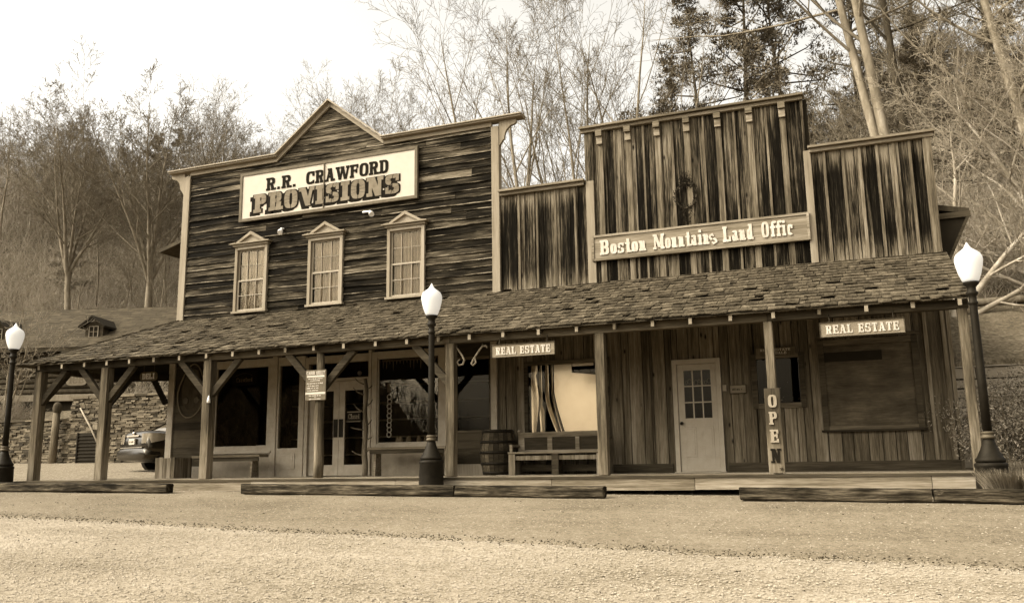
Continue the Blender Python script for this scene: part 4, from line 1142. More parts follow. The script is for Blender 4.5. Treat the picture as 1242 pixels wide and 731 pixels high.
mb = MB(); pts = [(-14.95, 1.72), (-14.78, 1.56), (-14.62, 1.60), (-14.45, 1.58), (-14.34, 1.78), (-14.36, 2.15), (-14.52, 2.48), (-14.68, 2.55), (-14.86, 2.40), (-14.99, 2.05)]
mb.prism(pts, -.034, -.0285); mb.build('leather_back', M['barkdark'], t)
t = thing('door_bell', 'small white bell fixed low on the second braced porch post', 'bell', (-11.83, -2.72, 1.5))
mb = MB(); mb.lathe([(.035, 1.46), (.03, 1.52), (.018, 1.56), (.008, 1.60)], (-11.86, -2.735, 0), 10); mb.build('bell_cup', M['white'], t); mb = MB(); mb.tube([(-11.86, -2.735, 1.60), (-11.86, -2.71, 1.63)], .008, 6); mb.build('bell_arm', M['iron'], t)
# hames under the beam
t = thing('harness_hames', 'pair of curved harness hames hanging under the porch beam beside the REAL ESTATE sign', 'harness', (-6.3, -2.6, 1.9))
for pts in ([(-6.585, 2.24), (-6.55, 2.19), (-6.47, 2.08), (-6.43, 2.0), (-6.46, 1.93), (-6.54, 1.92), (-6.57, 1.98), (-6.52, 2.02)], [(-5.99, 2.19), (-6.02, 2.23), (-6.08, 2.23), (-6.15, 2.15), (-6.24, 2.03), (-6.30, 1.93), (-6.26, 1.90), (-6.21, 1.95), (-6.23, 2.04)]):
    mb = MB(); mb.tube([(x, -2.60, z) for x, z in pts], [.014]+[.018]*(len(pts)-2)+[.012], 8); mb.build('hame', M['post'], t)
mb = MB(); mb.tube([(-6.585, -2.6, 2.24), (-6.58, -2.6, 2.31)], .006, 6); mb.tube([(-6.08, -2.6, 2.23), (-6.08, -2.6, 2.31)], .006, 6); mb.build('hook', M['iron'], t)
# bare sapling pole
t = thing('sapling_pole', 'peeled sapling trunk with cut side branches standing at the shop door', 'pole', (-9.68, -.45, 0))
mb = MB(); rg = random.Random(11)
pts = [(-9.70+.02*sin(k*1.7), -.45+.01*cos(k*2.1), 2.02*k/10) for k in range(11)]; mb.tube(pts, [.062-.0025*k+rg.uniform(-.004, .004) for k in range(11)], 9); mb.build('stem', M['post'], t)
for z, s, l, up in ((.42, -1, .24, .10), (.50, 1, .10, .08), (.95, -1, .28, .06), (1.05, 1, .12, .1), (1.32, -1, .22, .18), (1.45, 1, .14, .12), (1.68, -1, .24, .16), (1.80, 1, .12, .06), (1.9, -1, .2, .14), (.75, 1, .14, .05)):
    mb = MB(); x0 = -9.70+s*.05; mb.tube([(x0, -.46, z), (x0+s*l*.6, -.48, z+up*.4), (x0+s*l, -.49, z+up)], [.017, .013, .008], 6); mb.build('branch_stub', M['post'], t)
# wreath
t = thing('wreath', 'dark evergreen wreath with a drooping tail on the tall plank false front', 'wreath', (-2.86, -.06, 5.1))
mb = MB(); rg = random.Random(13)
for k in range(420):
    a = rg.uniform(0, 2*pi); r_ = .20+rg.gauss(0, .022); p = V((-2.86+r_*cos(a), -.07+rg.uniform(-.02, .02), 5.27+r_*1.25*sin(a)))
    d = V((rg.uniform(-1, 1), rg.uniform(-.6, .2), rg.uniform(-1, 1))).normalized()*.05; s = d.orthogonal().normalized()*.008
    mb.add([p-s, p+s, p+d], [(0, 1, 2)])
mb.build('greenery', M['green'], t); mb = MB()
for k in range(200):
    p = V((-2.88+rg.gauss(0, .05), -.07+rg.uniform(-.02, .01), 4.98-abs(rg.gauss(0, .16)))) if k % 2 else V((-2.85+rg.gauss(0, .07), -.07, 5.58+rg.gauss(0, .08)))
    d = V((rg.uniform(-.6, .6), rg.uniform(-.5, .1), -1)).normalized()*.07; s = d.orthogonal().normalized()*.009
    mb.add([p-s, p+s, p+d], [(0, 1, 2)])
mb.build('ribbon_sprigs', M['green'], t)
mb = MB(); mb.tube([(-2.86+.2*cos(2*pi*k/24), -.06, 5.27+.25*sin(2*pi*k/24)) for k in range(25)], .016, 6, False); mb.build('ring', M['barkdark'], t)
# inside the shop windows
t = thing('ring_garland', 'string of pale rings hanging inside the second shop window', 'decoration', (-9.48, .12, .8)); mb = MB()
for i in range(9):
    z = .86+i*.10; mb.tube([(-9.46+.05*cos(2*pi*k/12), .12+.012*(i % 2), z+.055*sin(2*pi*k/12)) for k in range(13)], .012, 6, False)
mb.build('rings', M['cloth'], t); mb = MB(); mb.box(-9.51, -9.41, .11, .125, 1.76, 1.95); mb.build('top_card', M['signgrey'], t)
t = thing('icicle_fringe', 'row of pale icicle ornaments along the top of the second shop window', 'decoration', (-8.9, .08, 2.3)); rg = random.Random(5)
mb = MB(); mb.box(-9.63, -8.23, .08, .09, 2.42, 2.46); mb.build('rail', M['signgrey'], t); mb = MB()
for i in range(17): x = -9.6+i*.083; l = rg.choice((.06, .08, .16, .2)); mb.tube([(x, .085, 2.42), (x, .085, 2.42-l)], [.014, .003], 6)
mb.build('icicles', M['letterpale'], t)
t = thing('window_display', 'low heap of pale goods lying in the left shop window', 'goods', (-13.2, .3, .62)); mb = MB(); rg = random.Random(15)
for i in range(9): x = rg.uniform(-13.8, -12.7); mb.obox((x, rg.uniform(.15, .4), .67), (rg.uniform(.06, .16), .03, 0), (-.02, .08, 0), (0, 0, rg.uniform(.01, .04)))
mb.build('folded_goods', M['cloth'], t)
t = thing('jar_display', 'cluster of small jars standing in the second shop window', 'goods', (-8.9, .3, .62)); mb = MB()
for i in range(8): x = rg.uniform(-9.3, -8.4); mb.lathe([(.03, .64), (.045, .66), (.045, .76), (.03, .79), (.03, .81)], (x, rg.uniform(.15, .4), 0), 10)
mb.build('jars', M['signgrey'], t)
t = thing('ceiling_lamp', 'small white globe lamp hanging behind the transom over the shop doors', 'lamp', (-10.35, .35, 2.2)); mb = MB(); mb.sphere((-10.35, .35, 2.24), .05, 12, 8); mb.build('shade', M['white'], t); mb = MB(); mb.tube([(-10.35, .35, 2.29), (-10.35, .35, 3.3)], .006, 6); mb.build('cord', M['iron'], t)

# ------------------------------------------------------------------ timber wheel stops
def tie(label, x0, x1, ya, yb, seed, chunk=False):
    t = thing('timber_stop', label, 'parking stop', ((x0+x1)/2, (ya+yb)/2, gz((x0+x1)/2, (ya+yb)/2)), 'timbers laid along the edge of the parking lot')
    mb = MB(); rg = random.Random(seed); n = max(10, int((x1-x0)/.14)); N = 10; rows = []
    for i in range(n+1):
        u = i/n; x = x0+(x1-x0)*u; y = ya+(yb-ya)*u; z = gz(x, y)+.02
        ring = []
        for k in range(N):
            a = 2*pi*(k+.5)/N; sx = abs(cos(a))**.35*(1 if cos(a) > 0 else -1)*.10; sz = abs(sin(a))**.35*(1 if sin(a) > 0 else -1)*.088
            nn = 1+.10*mnoise.noise(V((x*1.6, a*1.2, seed)))+.06*mnoise.noise(V((x*7, a*2.2, seed)))
            if chunk and mnoise.noise(V((x*1.1, 3, seed))) > .25 and sz > 0: nn *= .82
            ring.append((x+rg.uniform(-.01, .01), y+sx*nn, z+.09+sz*nn))
        rows.append(ring)
    vs = [p for r_ in rows for p in r_]; fs = [tuple(range(N-1, -1, -1)), tuple(n*N+k for k in range(N))]
    for i in range(n):
        for k in range(N): fs.append((i*N+k, i*N+(k+1) % N, (i+1)*N+(k+1) % N, (i+1)*N+k))
    mb.add(vs, [f[::-1] for f in fs]); o = mb.build('timber', M['tie'], t); return t
tie('dark rough timber on the lot in front of the open porch end', -20.6, -12.0, -3.46, -3.50, 1)
tie('long dark timber on the lot in front of the shop doors', -10.32, -6.16, -3.50, -3.54, 2)
tie('browner timber on the lot in front of the barrel and settle', -6.13, -3.69, -3.54, -3.56, 3)
tie('split grey timber on the lot in front of the OPEN board', -1.70, .735, -3.60, -3.64, 4, True)
tie('grey timber on the lot beside the grass tufts', .76, 3.6, -3.64, -3.70, 5, True)
# ------------------------------------------------------------------ stone walls behind the open porch end
def stone_wall(name, label, x0, x1, y, z0, z1, seed, th=.5, m='stone', hr=(.05, .115), lr=(.12, .46), cap=True, cat='wall'):
    rg = random.Random(seed); t = thing(name, label, cat, ((x0+x1)/2, y, z0))
    mb = MB(); mb.box(x0+.03, x1-.03, y-th+.09, y, z0-.3, z1-.06); mb.build('core', M['mortar'], t)
    mb = MB(); z = z0-.12
    while z < z1-.02:
        h = min(rg.uniform(*hr), z1-z); x = x0+rg.uniform(-.05, .05)
        while x < x1:
            l = rg.uniform(*lr); hh = h*rg.uniform(.82, .98); o = rg.uniform(-.035, .035); j = [rg.uniform(-.012, .012) for _ in range(8)]
            a, b = x+.006, min(x+l-.006, x1+.05)
            if b-a > .05:
                yf = y-th+o
                mb.add([(a, yf+j[0], z+j[1]*.5), (b, yf+j[2], z+j[3]*.5), (b, y-th+.2, z), (a, y-th+.2, z), (a+j[4], yf+.006+j[5], z+hh), (b+j[6], yf+.006+j[7], z+hh), (b, y-th+.2, z+hh), (a, y-th+.2, z+hh)],
                       [(0,3,2,1),(4,5,6,7),(0,1,5,4),(1,2,6,5),(3,0,4,7)])
            x += l
        z += h
    mb.build('stones', M[m], t)
    if cap:
        mb = MB(); x = x0
        while x < x1: l = rg.uniform(.4, .9); mb.box(x+.005, min(x+l-.01, x1+.06), y-th-.05+rg.uniform(-.02, .02), y+.05, z1, z1+rg.uniform(.06, .10)); x += l
        mb.build('capstones', M[m], t)
    return t
stone_wall('stone_wall', 'tall dry stone retaining wall behind the parked car', -28.3, -16.0, 9.3, .34, 2.9, 3)
stone_wall('stone_wall', 'lower capped stone wall left of the thick wooden post', -44.0, -28.35, 9.35, .28, 2.12, 4)
t = thing('wall_post', 'thick pale log post with a dark round top against the stone wall', 'post', (-28.85, 8.62, .35))
mb = MB(); mb.tube([(-28.86, 8.6, .25), (-28.82, 8.6, 1.3), (-28.80, 8.6, 2.45)], [.15, .135, .13], 10); mb.build('shaft', M['post'], t)
mb = MB(); mb.sphere((-28.79, 8.6, 2.56), .17, 14, 9, 1.5); mb.build('round_top', M['barkdark'], t)
t = thing('wall_hatch', 'black slatted hatch set in the stone wall beside the post', 'hatch', (-27.35, 8.74, .4)); mb = MB()
mb.box(-27.75, -26.55, 8.74, 8.78, .38, 1.60); mb.build('backing', M['dark'], t)
mb = MB()
for i in range(9): mb.obox((-27.15, 8.725, .46+i*.13), (.58, 0, 0), (0, .016, .02), (0, -.006, .010))
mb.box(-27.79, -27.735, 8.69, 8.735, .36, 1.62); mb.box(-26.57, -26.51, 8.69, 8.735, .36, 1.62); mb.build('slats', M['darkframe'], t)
t = thing('leaning_pole', 'pale pole leaning on the stone wall over the black hatch', 'pole', (-26.4, 8.4, .9)); mb = MB(); mb.tube([(-27.75, 8.72, 2.55), (-27.0, 8.6, 1.75), (-26.25, 8.45, .85)], [.028, .034, .028], 7); mb.build('stick', M['cream'], t)
t = thing('meter_box', 'small pale box fixed to the stone wall above the hatch', 'box', (-27.35, 8.74, 1.75)); mb = MB(); mb.box(-27.0, -26.72, 8.66, 8.76, 1.70, 1.93); mb.build('case', M['cream'], t, .01)
mb = MB(); mb.box(-27.02, -26.70, 8.64, 8.77, 1.931, 1.95); mb.build('lid', M['cream'], t)
t = thing('marker_stake', 'short white stake standing at the foot of the low stone wall', 'stake', (-32.0, 8.55, .25)); mb = MB(); mb.box(-32.05, -31.97, 8.5, 8.53, .2, .85); mb.prism([(-32.05, .851), (-31.97, .851), (-32.01, .93)], 8.501, 8.529); mb.build('shaft', M['white'], t)
# ------------------------------------------------------------------ cabin above the wall
cab = thing('log_cabin', 'dark log cabin with a broad pale roof and two small dormers above the stone wall', 'building', (-33, 13.5, 2.6))
CX0, CX1 = -46.0, -21.5; mb = MB()
for i in range(9): mb.tube([(CX0, 12.0, 3.62+i*.235), (CX1, 12.0, 3.62+i*.235)], .125, 8)
mb.build('log_wall', M['barkdark'], cab)
mb = MB(); mb.box(CX0, CX1, 11.75, 12.3, 3.18, 3.47); mb.build('sill_beam', M['cream'], cab, .02)
mb = MB(); mb.box(CX0, CX1, 12.05, 18.8, 2.2, 3.17); mb.box(CX0, CX1, 12.2, 18.8, 3.171, 5.4); mb.build('body', M['mortar'], cab)
mb = MB(); mb.prismx([(11.3, 5.35), (15.6, 7.80), (15.6, 7.92), (11.3, 5.47)], CX0-.4, CX1+.4); mb.prismx([(15.6, 7.80), (19.9, 5.35), (19.9, 5.47), (15.6, 7.92)], CX0-.4, CX1+.4)
mb.build('roof', M['barkdark'], cab)
mb = MB(); rg = random.Random(31); k = .6512; ca, sa = cos(atan2(2.45, 4.3)), sin(atan2(2.45, 4.3)); LR = hypot(4.3, 2.45)
for i in range(20):      # shingle courses on the slope that faces the road
    s1 = LR+.04-i*.26; s0 = max(0, s1-.32); x = CX0-.45
    while x < CX1+.4:
        w = rg.uniform(.25, .8); h = .008+rg.uniform(0, .008); b0 = min(x+w, CX1+.45)
        def q(xx, s, hh): return (xx, 15.6-s*ca-hh*sa, 7.93-s*sa+hh*ca)
        j = rg.uniform(-.03, .03)
        mb.add([q(x+.006, s0, 0), q(b0-.006, s0, 0), q(b0-.006, s1+j, h), q(x+.006, s1+j, h), q(x+.006, s0, .012), q(b0-.006, s0, .012), q(b0-.006, s1+j, h+.010), q(x+.006, s1+j, h+.010)], [(0,3,2,1),(4,5,6,7),(0,1,5,4),(1,2,6,5),(2,3,7,6),(3,0,4,7)]); x = b0
mb.build('roof_shingles', wood('cabin_shingles', [(.3, .03), (.5, .055), (.7, .10)], 'X', 6, 3, pa=2, pl=1, pmix=.5, var=.12, bstr=.6), cab)
mb = MB(); mb.box(CX0-.4, CX1+.4, 11.27, 11.3, 5.30, 5.46); mb.build('eave_board', M['barkdark'], cab)
def dormer(x):
    zb, y0 = 5.95, 12.3; k = .66
    mb = MB(); mb.prism([(x-.62*k, zb-.05), (x+.62*k, zb-.05), (x+.62*k, zb+.60), (x, zb+.90), (x-.62*k, zb+.60)], y0, 14.6); d = mb.build('dormer', M['frame'], cab)
    for s in (-1, 1):
        p = [(x+s*.92*k, zb+.48), (x, zb+.94), (x, zb+1.03), (x+s*.92*k, zb+.57)]
        mb = MB(); mb.prism(p if s > 0 else p[::-1], y0-.28, 15.2); mb.build('dormer_roof', M['dark'], d)
    mb = MB(); mb.box(x-.20, x+.20, y0-.04, y0-.005, zb+.10, zb+.56)
    fr = mb.build('window', M['dark'], d); mb = MB()
    for a in (-.22, -.014, .19): mb.box(x+a, x+a+.03, y0-.06, y0-.041, zb+.08, zb+.58)
    for z in (.07, .31, .55): mb.box(x-.22, x+.22, y0-.059, y0-.042, zb+z, zb+z+.03)
    mb.box(x-.32, x+.32, y0-.1, y0-.061, zb+.0, zb+.05); mb.build('window_frame', M['cream'], d)
dormer(-31.9); dormer(-36.4)
cab.rotation_euler = (0, 0, R(17))

# ------------------------------------------------------------------ parked car
paint = plain('dark_car_paint', .010, .22, .5, dirt=.1)
lens = plain('tail_lamp_lens', .16, .2, .6, dirt=.3); tyre = plain('tyre_rubber', .014, .8); chrome = plain('chrome_trim', .6, .12, .6, 1.0)
carglass = plain('car_window', .07, .06, .9)
car = thing('parked_car', 'dark sedan parked nose to the stone wall beside the store', 'car', (0, 0, 0))
def ring(y, hw, z0, z1, tuck=.82, N=14):
    """one body section: rounded box of half width hw between z0 and z1"""
    out = []
    for k in range(N):
        a = 2*pi*k/N; ca, sa = cos(a), sin(a); x = hw*abs(ca)**.4*(1 if ca > 0 else -1); zz = (z0+z1)/2+(z1-z0)/2*abs(sa)**.5*(1 if sa > 0 else -1)
        x *= (tuck+(1-tuck)*(1-((zz-z0)/(z1-z0)-.42)**2*2.2)); out.append((x, y, zz))
    return out
def loft(secs, m, name, parent):
    N = len(secs[0]); mb = MB(); vs = [p for s in secs for p in s]; fs = [tuple(range(N)), tuple((len(secs)-1)*N+k for k in range(N-1, -1, -1))]
    for i in range(len(secs)-1):
        for k in range(N): fs.append((i*N+k, (i+1)*N+k, (i+1)*N+(k+1) % N, i*N+(k+1) % N))
    mb.add(vs, fs, True); return mb.build(name, m, parent)
loft([ring(-.01, .80, .38, .84), ring(.02, .845, .34, .98), ring(.12, .875, .27, 1.05), ring(.45, .895, .24, 1.06), ring(1.0, .905, .2, 1.02), ring(2.2, .91, .2, .98), ring(3.4, .90, .2, .97), ring(4.2, .86, .22, .88), ring(4.55, .78, .28, .76), ring(4.68, .66, .36, .66)], paint, 'body', car)
loft([[(x*.98, y, z) for x, y, z in ring(.62, .74, .98, 1.03)], ring(1.05, .70, .9, 1.28, .8), ring(1.5, .66, .9, 1.44, .8), ring(2.1, .66, .9, 1.47, .8), ring(2.7, .66, .9, 1.42, .8), ring(3.3, .68, .9, 1.12, .85), ring(3.55, .7, .9, .98, .9)], carglass, 'cabin_glass', car)
loft([ring(1.42, .62, 1.38, 1.45), ring(1.6, .66, 1.39, 1.475), ring(2.1, .66, 1.4, 1.49), ring(2.6, .63, 1.39, 1.46)], paint, 'roof', car)
for s in (-1, 1):
    mb = MB(); mb.add([(s*.60, .60, 1.04), (s*.66, .75, 1.04), (s*.60, 1.5, 1.46), (s*.54, 1.42, 1.47)], [(0, 1, 2, 3)]); mb.beam((s*.69, .66, 1.02), (s*.60, 1.50, 1.44), .09, .06); mb.build('pillar', paint, car)
    for y in (.95, 3.75):
        mb = MB(); mb.tube([(s*.72, y, .32), (s*.905, y, .32)], .32, 22, smooth=False); w = mb.build('wheel', tyre, car)
        mb = MB(); mb.tube([(s*.906, y, .32), (s*.915, y, .32)], [.21, .18], 18); mb.build('rim', M['metal'], w)
    mb = MB()
    vs = []
    for (y, x) in ((-.012, .50), (.0, .72), (.10, .86), (.30, .905), (.55, .918)):
        zt = .97-.04*(y > .4); zb = .72+.12*max(0, y-.05)/.5; vs += [(s*x, y-.015, zb), (s*(x-.03), y-.005, zt)]
    fs = [(2*i, 2*i+2, 2*i+3, 2*i+1) for i in range(4)]
    if s < 0: fs = [f[::-1] for f in fs]
    mb.add(vs, fs, True); mb.build('tail_lamp', lens, car)
mb = MB(); mb.box(-.34, .34, -.045, .0, .89, .935); mb.build('chrome_bar', chrome, car, .008)
mb = MB(); mb.sphere((0, -.0, .985), .045, 12, 8); mb.build('badge', chrome, car)
mb = MB(); mb.box(-.16, .16, -.06, -.02, .70, .85); pl = mb.build('number_plate', M['signwhite'], car)
mb = MB(); scribble(mb, -.12, .13, .74, .06, -.06, random.Random(2), .003); mb.build('plate_marks', M['signframe'], pl)
mb = MB(); mb.box(-.62, .62, -.07, .0, .612, .632); mb.build('bumper_strip', chrome, car)
loft([ring(-.075, .79, .33, .57), ring(-.055, .85, .30, .61), ring(.06, .895, .28, .64), ring(.3, .91, .27, .60)], paint, 'bumper', car)
car.location = (-19.3, 2.95, gz(-18.9, 3.5)-.03); car.rotation_euler = (0, 0, R(-21)); car.scale = (1.1, 1.1, 1.1)

# ------------------------------------------------------------------ plants
def rv(rg):
    z = rg.uniform(-1, 1); a = rg.uniform(0, 2*pi); r_ = sqrt(1-z*z); return V((r_*cos(a), r_*sin(a), z))
def shrub(label, x, y, r_, h, seed, dens=1700, m='leaf', lf=.030):
    rg = random.Random(seed); t = thing('shrub', label, 'bush', (x, y, gz(x, y)), 'dark shrubs beside the office end'); z0 = gz(x, y)
    lobes = [(V((x+rg.gauss(0, r_*.42), y+rg.gauss(0, r_*.42), z0+h*rg.uniform(.3, .8))), rg.uniform(.32, .55)*r_) for _ in range(14)]
    st = MB(); mb = MB()
    for _ in range(26):
        c, q = rg.choice(lobes); a = V((x+rg.gauss(0, .1), y+rg.gauss(0, .1), z0-.05)); st.tube([a, a.lerp(c, .5)+rv(rg)*.06, c+rv(rg)*q*.9, c+rv(rg)*q*1.35+V((0, 0, q*.35))], [.014, .01, .006, .003], 4, False)
    st.build('stems', M['twig'], t)
    for _ in range(dens*3):
        c, q = rg.choice(lobes); p = c+rv(rg)*q*rg.random()**.35*1.12
        if p.z < z0+.03: p.z = z0+.03+rg.random()*.2
        d = (rv(rg)+V((0, 0, .5))).normalized()*lf*rg.uniform(.6, 1.3); s = d.orthogonal().normalized(); s.rotate(Matrix.Rotation(rg.uniform(0, 6.3), 3, d)); s *= lf*.3
        mb.add([p-d, p+s, p+d, p-s], [(0, 1, 2, 3)])
    mb.build('foliage', M[m], t)
shrub('dark shrub against the end corner of the office', 1.93, -.85, .75, 1.55, 1, 2600)
shrub('wide dark shrub behind the street lamp by the office', 2.75, .3, 1.0, 1.75, 2, 3400)
shrub('dark shrub at the foot of the pale block wall', 3.0, 2.6, 1.2, 2.0, 3, 3600)
shrub('rounded dark shrub nearest the end of the lot', 3.2, -1.5, .8, 1.25, 4, 2600)
def tuft(label, x, y, r_, h, seed, n=1500):
    rg = random.Random(seed); z = gz(x, y); t = thing('grass_tuft', label, 'ornamental grass', (x, y, z), 'tufts of dry ornamental grass'); mb = MB()
    for _ in range(n):
        a = rg.uniform(0, 6.3); q = r_*sqrt(rg.random())*.62; b = V((x+q*cos(a), y+q*sin(a)*.7, z-.02)); l = h*rg.uniform(.6, 1.08)
        o = V((cos(a), sin(a), 0))*(q/r_)*l*rg.uniform(.4, .9)+V((rg.gauss(0, .03), rg.gauss(0, .03), 0)); tp = b+o+V((0, 0, l)); md = b+o*.35+V((0, 0, l*.6)); s = V((-sin(a+1), cos(a+1), 0))*.0045
        mb.add([b-s, b+s, md+s, md-s, tp], [(0, 1, 2, 3), (3, 2, 4)])
    mb.build('blades', M['grass'], t); mb = MB(); mb.sphere((x, y, z), r_*.35, 10, 6, .4); mb.build('crown_base', M['twig'], t)
tuft('dry grass tuft in front of the office end lamp', 1.75, -3.34, .50, .44, 1, 2600); tuft('dry grass tuft at the edge of the lot, farthest from the porch', 2.45, -3.25, .50, .42, 2, 2400); tuft('dry grass tuft behind the office end lamp', 2.1, -2.35, .45, .5, 3, 2000)
stone_wall('block_wall', 'low wall of pale stone blocks holding the bank behind the shrubs', 1.75, 9, 4.78, .1, 2.12, 9, .35, 'block', (.19, .24), (.35, .62), False)

# bare trees --------------------------------------------------------------
def grow(rg, p, d, L, r0, lev, P, out):
    """one branch and its side branches; out[k] collects tubes by level"""
    n = P['seg'][lev]; pts = [p.copy()]; rad = [r0]; dd = d.normalized(); rmin = P['rmin']
    for i in range(n):
        dd = (dd + rv(rg)*P['wob'][lev] + V((0, 0, P['up'][lev]))).normalized()
        p = p + dd*(L/n); pts.append(p.copy()); rad.append(max(rmin, r0*(1-(i+1)/n*P['tap'][lev])))
    out[lev].append((pts, rad))
    if lev+1 >= len(P['num']): return
    k = P['num'][lev]; t0 = P['start'][lev]; ph = rg.uniform(0, 6.3)
    for j in range(k):
        t = t0+(1-t0)*(j+rg.random())/k; f = t*n; i = min(n-1, int(f)); q = pts[i].lerp(pts[i+1], f-i)
        ax = (pts[i+1]-pts[i]).normalized(); o = ax.orthogonal().normalized(); ph += 2.4+rg.uniform(-.5, .5); o.rotate(Matrix.Rotation(ph, 3, ax))
        an = R(rg.uniform(*P['ang'][lev])); nd = ax*cos(an)+o*sin(an); rr = rad[i]*(1-(f-i))+rad[i+1]*(f-i)
        ln = L*P['len'][lev]*(1.12-.62*t)*rg.uniform(.7, 1.25)
        grow(rg, q, nd, ln, max(rmin, rr*P['rr'][lev]), lev+1, P, out)
BASE = dict(seg=[9, 7, 6, 4, 3], wob=[.06, .11, .10, .10, .11], up=[.03, .05, .04, .03, .02], tap=[.95, .88, .85, .8, .6], num=[13, 7, 6, 5, 0][:4]+[0], start=[.28, .22, .2, .15], ang=[(32, 62), (28, 58), (28, 60), (25, 65)], len=[.52, .52, .5, .48], rr=[.5, .6, .62, .68], rmin=.0065)
def tree_meshes(seed, H, r0, P=None, lean=(0, 0, 0), stems=None):
    Q = dict(BASE); Q.update(P or {}); rg = random.Random(seed); out = [[] for _ in range(6)]
    if Q.get('fork'):       # one bole that divides into ascending limbs
        fh, nf, sp = Q['fork']; top = V((lean[0]*fh*H, lean[1]*fh*H, fh*H))
        pts = [V((0, 0, -.3)).lerp(top, k/6)+rv(rg)*(.03 if 0 < k < 6 else 0) for k in range(7)]; out[0].append((pts, [r0*(1.12-.3*k/6) for k in range(7)]))
        for j in range(nf):
            a = 2*pi*(j+rg.uniform(-.3, .3))/nf; w = sp*rg.uniform(.35, 1.1) if j else .08
            grow(rg, top-V((0, 0, .12*j)), V((w*cos(a), w*sin(a), 1)), H*(1-fh)*rg.uniform(.8, 1.05), r0*rg.uniform(.45, .68), 0, Q, out)
    else:
        for d, L, r_ in (stems or [((lean[0], lean[1], 1), H, r0)]): grow(rg, V((0, 0, -.3)), V(d), L, r_, 0, Q, out)
    a, b = MB(), MB(); nl = len(Q['num'])
    for lev, lst in enumerate(out):
        for pts, rad in lst:
            (a if lev <= 1 else b).tube(pts, rad, 9 if lev == 0 else 6 if lev == 1 else 4 if lev == 2 else 3, False)
    return a, b
class Kind: pass
def make_tree(name, label, cat, loc, parts, group=None, rot=0, s=1.0):
    t = thing(name, label, cat, (0, 0, 0), group)
    for nm, mb, m in parts: mb.build(nm, m, t)
    t.location = loc; t.rotation_euler = (0, 0, rot); t.scale = (s, s, s); return t
def at(x, y, dz=0): return (x, y, gz(x, y)+dz)
def bare(label, x, y, seed, H, r0, P=None, lean=(0, 0, 0), stems=None, mt='bark', mw='twig', group=None, rot=0):
    a, b = tree_meshes(seed, H, r0, P, lean, stems)
    return make_tree('bare_tree', label, 'tree', at(x, y), [('trunk', a, M[mt]), ('branches', b, M[mw])], group, rot)
def pine_meshes(seed, H, r0, w=.24, start=.38, dens=1.0):
    rg = random.Random(seed); a, b = MB(), MB(); pts = [V((0, 0, -.3))]; d = V((rg.uniform(-.03, .03), rg.uniform(-.03, .03), 1))
    for i in range(10): d = (d+rv(rg)*.03).normalized(); pts.append(pts[-1]+d*H/10)
    a.tube(pts, [r0*(1-.9*k/10) for k in range(11)], 8, False)
    nb = int(34*dens)
    for i in range(nb):
        t = start+(1-start)*(i+rg.random())/nb; f = t*10; k = min(9, int(f)); q = pts[k].lerp(pts[k+1], f-k)
        L = H*w*(1-((t-start)/(1-start))**1.4*.85)*rg.uniform(.55, 1.25); an = rg.uniform(0, 6.3); d = V((cos(an), sin(an), rg.uniform(-.05, .5))).normalized()
        e = q+d*L*.6+V((0, 0, -.02*L)); e2 = q+d*L+V((0, 0, .12*L)); a.tube([q, e, e2], [.05*H/16, .03*H/16, .012], 4, False)
        for c in range(rg.randint(3, 6)):
            cp = q.lerp(e2, rg.uniform(.4, 1.05))+rv(rg)*L*.16; cr = rg.uniform(.26, .55)*H/16*1.1
            for _ in range(int(64*dens)):
                o = rv(rg); p = cp+V((o.x, o.y, o.z*.6))*cr*rg.random()**.4; dd = (o+V((0, 0, .35))).normalized()*.17*H/16; s = dd.orthogonal().normalized()*.026*H/16*1.5
                b.add([p-s, p+s, p+dd], [(0, 1, 2)])
    return a, b
def pine(label, x, y, seed, H, r0, **k):
    a, b = pine_meshes(seed, H, r0, **k); return make_tree('pine_tree', label, 'tree', at(x, y), [('trunk', a, M['barkdark']), ('needles', b, M['needle'])])

# left skyline
up = dict(num=[15, 8, 7, 5, 0], ang=[(28, 58), (24, 50), (24, 54), (25, 60)], up=[.03, .055, .04, .03, .02], len=[.62, .55, .5, .46], start=[.30, .2, .15, .1])
bare('tallest bare tree behind the cabin, its crown above the small dormer', -36.3, 20.6, 41, 16.6, .21, dict(up, fork=(.34, 6, .50), num=[10, 7, 6, 5, 0], start=[.12, .15, .12, .1], wob=[.06, .10, .09, .09, .1], rmin=.008, len=[.5, .52, .5, .46]))
bare('bare tree behind the cabin with long low limbs over the left dormer', -40.6, 19.2, 42, 14.4, .18, dict(up, fork=(.36, 5, .55), num=[10, 7, 6, 5, 0], start=[.12, .15, .12, .1], wob=[.06, .10, .09, .09, .1], rmin=.008, len=[.5, .52, .5, .46]), lean=(-.06, 0, 0))
bare('forked slim bare tree just beyond the upper corner of the store', -35.6, 25.4, 43, 14.6, .15, dict(up, fork=(.45, 3, .3), num=[7, 6, 5, 4, 0], start=[.15, .15, .12, .1], ang=[(22, 45), (22, 48), (24, 52), (25, 60)]))
bare('slim upright bare tree between the tallest tree and the store corner', -39.5, 28.5, 44, 11.5, .15, dict(up, ang=[(15, 35), (20, 44), (24, 52), (25, 60)]))
bare('faint small bare tree rising over the left slope of the false front', -33.5, 34.5, 45, 13.5, .14, up)
bare('low twiggy bare tree beyond the gable of the store', -31.5, 35.5, 46, 13, .16, up)
bare('low twiggy bare tree right of the store gable', -26.0, 35.5, 47, 13.5, .16, up)
